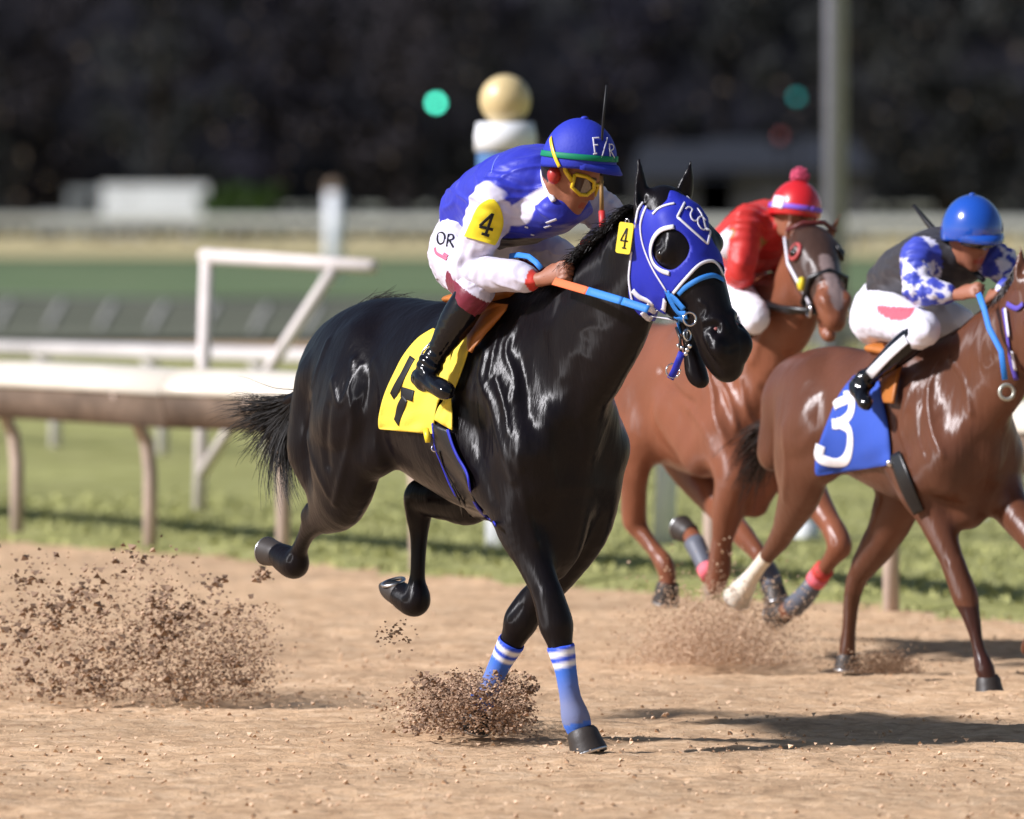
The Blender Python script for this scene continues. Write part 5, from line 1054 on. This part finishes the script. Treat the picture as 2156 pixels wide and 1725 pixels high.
def jcol3(P, J):
    q = np.stack([P[:, 0]+P[:, 2]*.6+P[:, 1]*.3, P[:, 2]-P[:, 0]*.5, P[:, 1]+P[:, 0]*.4], 1)*15.5; c = np.tile((.04, .06, .42), (len(P), 1)); w_ = (np.floor(q).astype(int).sum(1) % 2 == 0) & (noise3(P, 7, 55) > -.45); c[w_] = (.70, .68, .78)
    arm = np.minimum(seg_dist(P, [J['shR'], J['elR'], J['wrR']]), seg_dist(P, [J['shL'], J['elL'], J['wrL']])); c[arm > .10] = (.03, .028, .034); return c
def pcol3(P, J):
    c = np.tile((.78, .77, .86), (len(P), 1)); u, v = proj(P); c[inpoly(u, v, [(1846, 642), (1880, 646), (1928, 648), (1918, 668), (1898, 676), (1868, 672), (1848, 658)])] = (.60, .10, .14); return c
rd3 = empty('person', J['pelvis'], 'jockey in blue silks with white spots and white breeches on the bay number 3 horse', 'person')
c_ = Q(1960, 660, 0); R3 = rider(rd3, J, hr3, c_-V((.62, .62, .6)), c_+V((.62, .62, .55)), H3, MR, .93, 7, jcol3, pcol3)
M_bcap = mat('cap_blue_gloss', (.012, .075, .42), .18, .5, coat=1, coatr=.08)
he3 = empty('riding_helmet', hr3.P, 'shiny plain blue helmet on the rider of the number 3 horse', 'helmet')
hc3 = hframe(Q(2046, 480, -.02), 60, 8, -4, 1.13); helmet(he3, hc3, M_bcap, 'shell', -.03, True)
mb = MB(); a_ = hr3.at; mb.tube([a_(.07, .01, .078), a_(.105, .012, .04), a_(.118, .008, 0), a_(.105, .012, -.04), a_(.07, .01, -.078)], .019, 8); o = mb.build('lens', mat('smoke_lens', (.02, .02, .022), .1, .6, coat=1)); g_ = empty('goggles', hr3.at(.1, 0, 0), 'dark goggles under the shiny blue helmet', 'goggles'); o.parent = g_; o.matrix_parent_inverse = g_.matrix_basis.inverted()
BR3 = R3['bootR']; tb = bvh(BR3[0], BR3[1]); strokes('highlight_stripe', tb, [[(1908, 714), (1885, 734), (1860, 758), (1830, 790)]], .042, mat('boot_white', (.85, .85, .9), .12, .6, coat=1), BR3[2], .003, .002)  # bright highlight down the boot's shin laid on as a white strip
rn3 = empty('reins', Q(2065, 640, .14), 'blue rein hanging from the bare hand of the rider in spotted silks', 'reins')
mb = MB(); cm3 = V((-.4, -1, .1)).normalized(); strap_mesh([Q(2060, 618, .17), Q(2072, 650, .18), Q(2082, 690, .18), Q(2108, 740, .18), Q(2116, 800, .17)], [cm3]*5, .026, .003, mb); mb.build('webbing', M_sky, rn3)
w3 = empty('riding_whip', Q(1960, 490, -.1), 'black whip end sticking out left of the shiny blue helmet', 'whip')
MB().tube([Q(1924, 434, -.1), Q(1950, 466, -.1), Q(1985, 505, -.1), Q(2070, 590, -.05)], [.008, .012, .016, .012], 8).build('shaft', M_ink, w3)
# ------------------------------------------------------------------ dirt in the air and clods on the track
def clods(name, lab, pts, sizes, m, col):
    base = np.array([(1, 1, 1), (1, -1, -1), (-1, 1, -1), (-1, -1, 1), (1.1, 0, 0), (0, 0, -1.0)]); f = np.array([(0, 4, 2), (0, 2, 3), (0, 3, 4), (4, 3, 1), (4, 1, 5), (4, 5, 2), (2, 5, 3), (1, 3, 5)])
    n = len(pts); v = base[None]*rng.uniform(.55, 1.1, (n, 6, 3)); th = rng.uniform(0, 6.28, n); c, s = np.cos(th), np.sin(th)
    x = v[..., 0]*c[:, None]-v[..., 1]*s[:, None]; y = v[..., 0]*s[:, None]+v[..., 1]*c[:, None]; v = np.stack([x, y, v[..., 2]*.8], 2)*sizes[:, None, None]*.6+pts[:, None]
    F = (f[None]+np.arange(n)[:, None, None]*6).reshape(-1, 3); cc = np.repeat(col, 6, 0)
    return meta(mesh_obj(name, v.reshape(-1, 3), F, m, None, cc, False), lab, None, None, 'stuff')
M_clod = mat('clod_soil', (1, 1, 1), .95, .1, attr=True)
def cloud(n, f):
    out = []
    while len(out) < n:
        q = f()
        if q is not None: out.append(list(q))
    return np.array(out)
def soil(n, a, b): t = rng.uniform(0, 1, (n, 1)); return np.array(a)*(1-t)+np.array(b)*t
R_ = random
def dirt_a():   # spray left of the hind hooves
    u = 560+R_.gauss(0, 26)-abs(R_.gauss(0, 1))*330; y = 1478-abs(R_.gauss(0, 1))*(60+40*math.sin(u*.013+1)**2+25*math.sin(u*.041)**2)-R_.random()**3*170
    top = 1150 if u < 420 else 1270
    if y < top or u < -60: return None
    D_ = R_.uniform(34.9, 35.7); p = atD(u, y, D_); return p if p.z > -.01 else None
cl = [(R_.uniform(0, 560), R_.uniform(1180, 1470), abs(R_.gauss(0, 22))+7) for _ in range(38)]
def dirt_a2():
    c = R_.choice(cl); p = atD(R_.gauss(c[0], c[2]), R_.gauss(c[1], c[2]*.6), 35.0+R_.gauss(0, .15)); return p if p.z > 0 else None
def dirt_b():   # burst round the pushing forefoot
    u = R_.gauss(1010, 78); y = R_.gauss(1484, 40)
    if u > 1120+R_.gauss(0, 14) or y < 1412+abs(u-1050)*.14+R_.gauss(0, 12) or y > 1548: return None
    D_ = R_.uniform(32.4, 33.3); p = atD(u, y, D_); return p if p.z > -.02 else None
cb = [(R_.uniform(870, 1120), R_.uniform(1425, 1535), R_.uniform(6, 15)) for _ in range(50)]
def dirt_b2():
    c = R_.choice(cb); p = atD(R_.gauss(c[0], c[2]), R_.gauss(c[1], c[2]*.6), 32.55+R_.gauss(0, .08)); return p if p.z > -.02 else None
def dirt_c():   # dust behind, under the two other horses
    u = R_.gauss(1510, 85); y = 1400-abs(R_.gauss(0, 70)); D_ = R_.uniform(37.2, 38.4); p = atD(u, y, D_); return p if p.z > -.01 else None
def dirt_d():
    u = R_.gauss(1860, 35); y = 1418-abs(R_.gauss(0, 22)); p = atD(u, y, 36.8); return p
def dirt_e():
    u = R_.gauss(835, 22); y = R_.gauss(1335, 14); return atD(u, y, 33.4)
for nm, lab, fn, n, s0, s1, a, b in (
    ('flying_dirt', 'spray of dark dirt clods flying up behind the black horse', dirt_a, 9500, .003, .013, (.28, .185, .125), (.58, .40, .27)),
    ('flying_dirt', 'denser clumps of dark soil within the spray on the left', dirt_a2, 1100, .008, .028, (.15, .10, .07), (.36, .24, .16)),
    ('flying_dirt', 'thick burst of dirt round the rear foreleg of the black horse', dirt_b, 9000, .003, .012, (.26, .17, .115), (.55, .37, .25)),
    ('flying_dirt', 'dark lumps of soil inside the burst by the rear foreleg', dirt_b2, 700, .006, .020, (.12, .08, .055), (.34, .22, .15)),
    ('dust_puff', 'soft tan dust kicked up under the chestnut horse', dirt_c, 16000, .003, .010, (.40, .27, .18), (.65, .46, .31)),
    ('dust_puff', 'small tan puff of dust under the hind legs of the number 3 horse', dirt_d, 3500, .003, .008, (.20, .13, .085), (.42, .28, .18)),
    ('flying_dirt', 'few crumbs of soil falling below the lifted hind hoof', dirt_e, 60, .006, .014, (.10, .065, .04), (.22, .14, .09))):
    pts = cloud(n, fn); sz = s0+(s1-s0)*rng.uniform(0, 1, n)**2.2; clods(nm, lab, pts, sz, M_clod, soil(n, a, b))
n = 15000; gx = rng.uniform(-3.2, 3.2, n); gy_ = 27+rng.uniform(0, 1, n)**1.5*16
nz = noise3(np.stack([gx, gy_, gx*0], 1), 2.2, 41); kp = nz+rng.uniform(-.9, .9, n) > -.1; gx, gy_ = gx[kp], gy_[kp]; n = len(gx)
clods('soil_crumbs', 'loose crumbs and small clods lying all over the track', np.stack([gx, gy_, np.full(n, .004)], 1),   .004+.013*rng.uniform(0, 1, n)**3, M_clod, soil(n, (.46, .30, .19), (.68, .49, .33)))
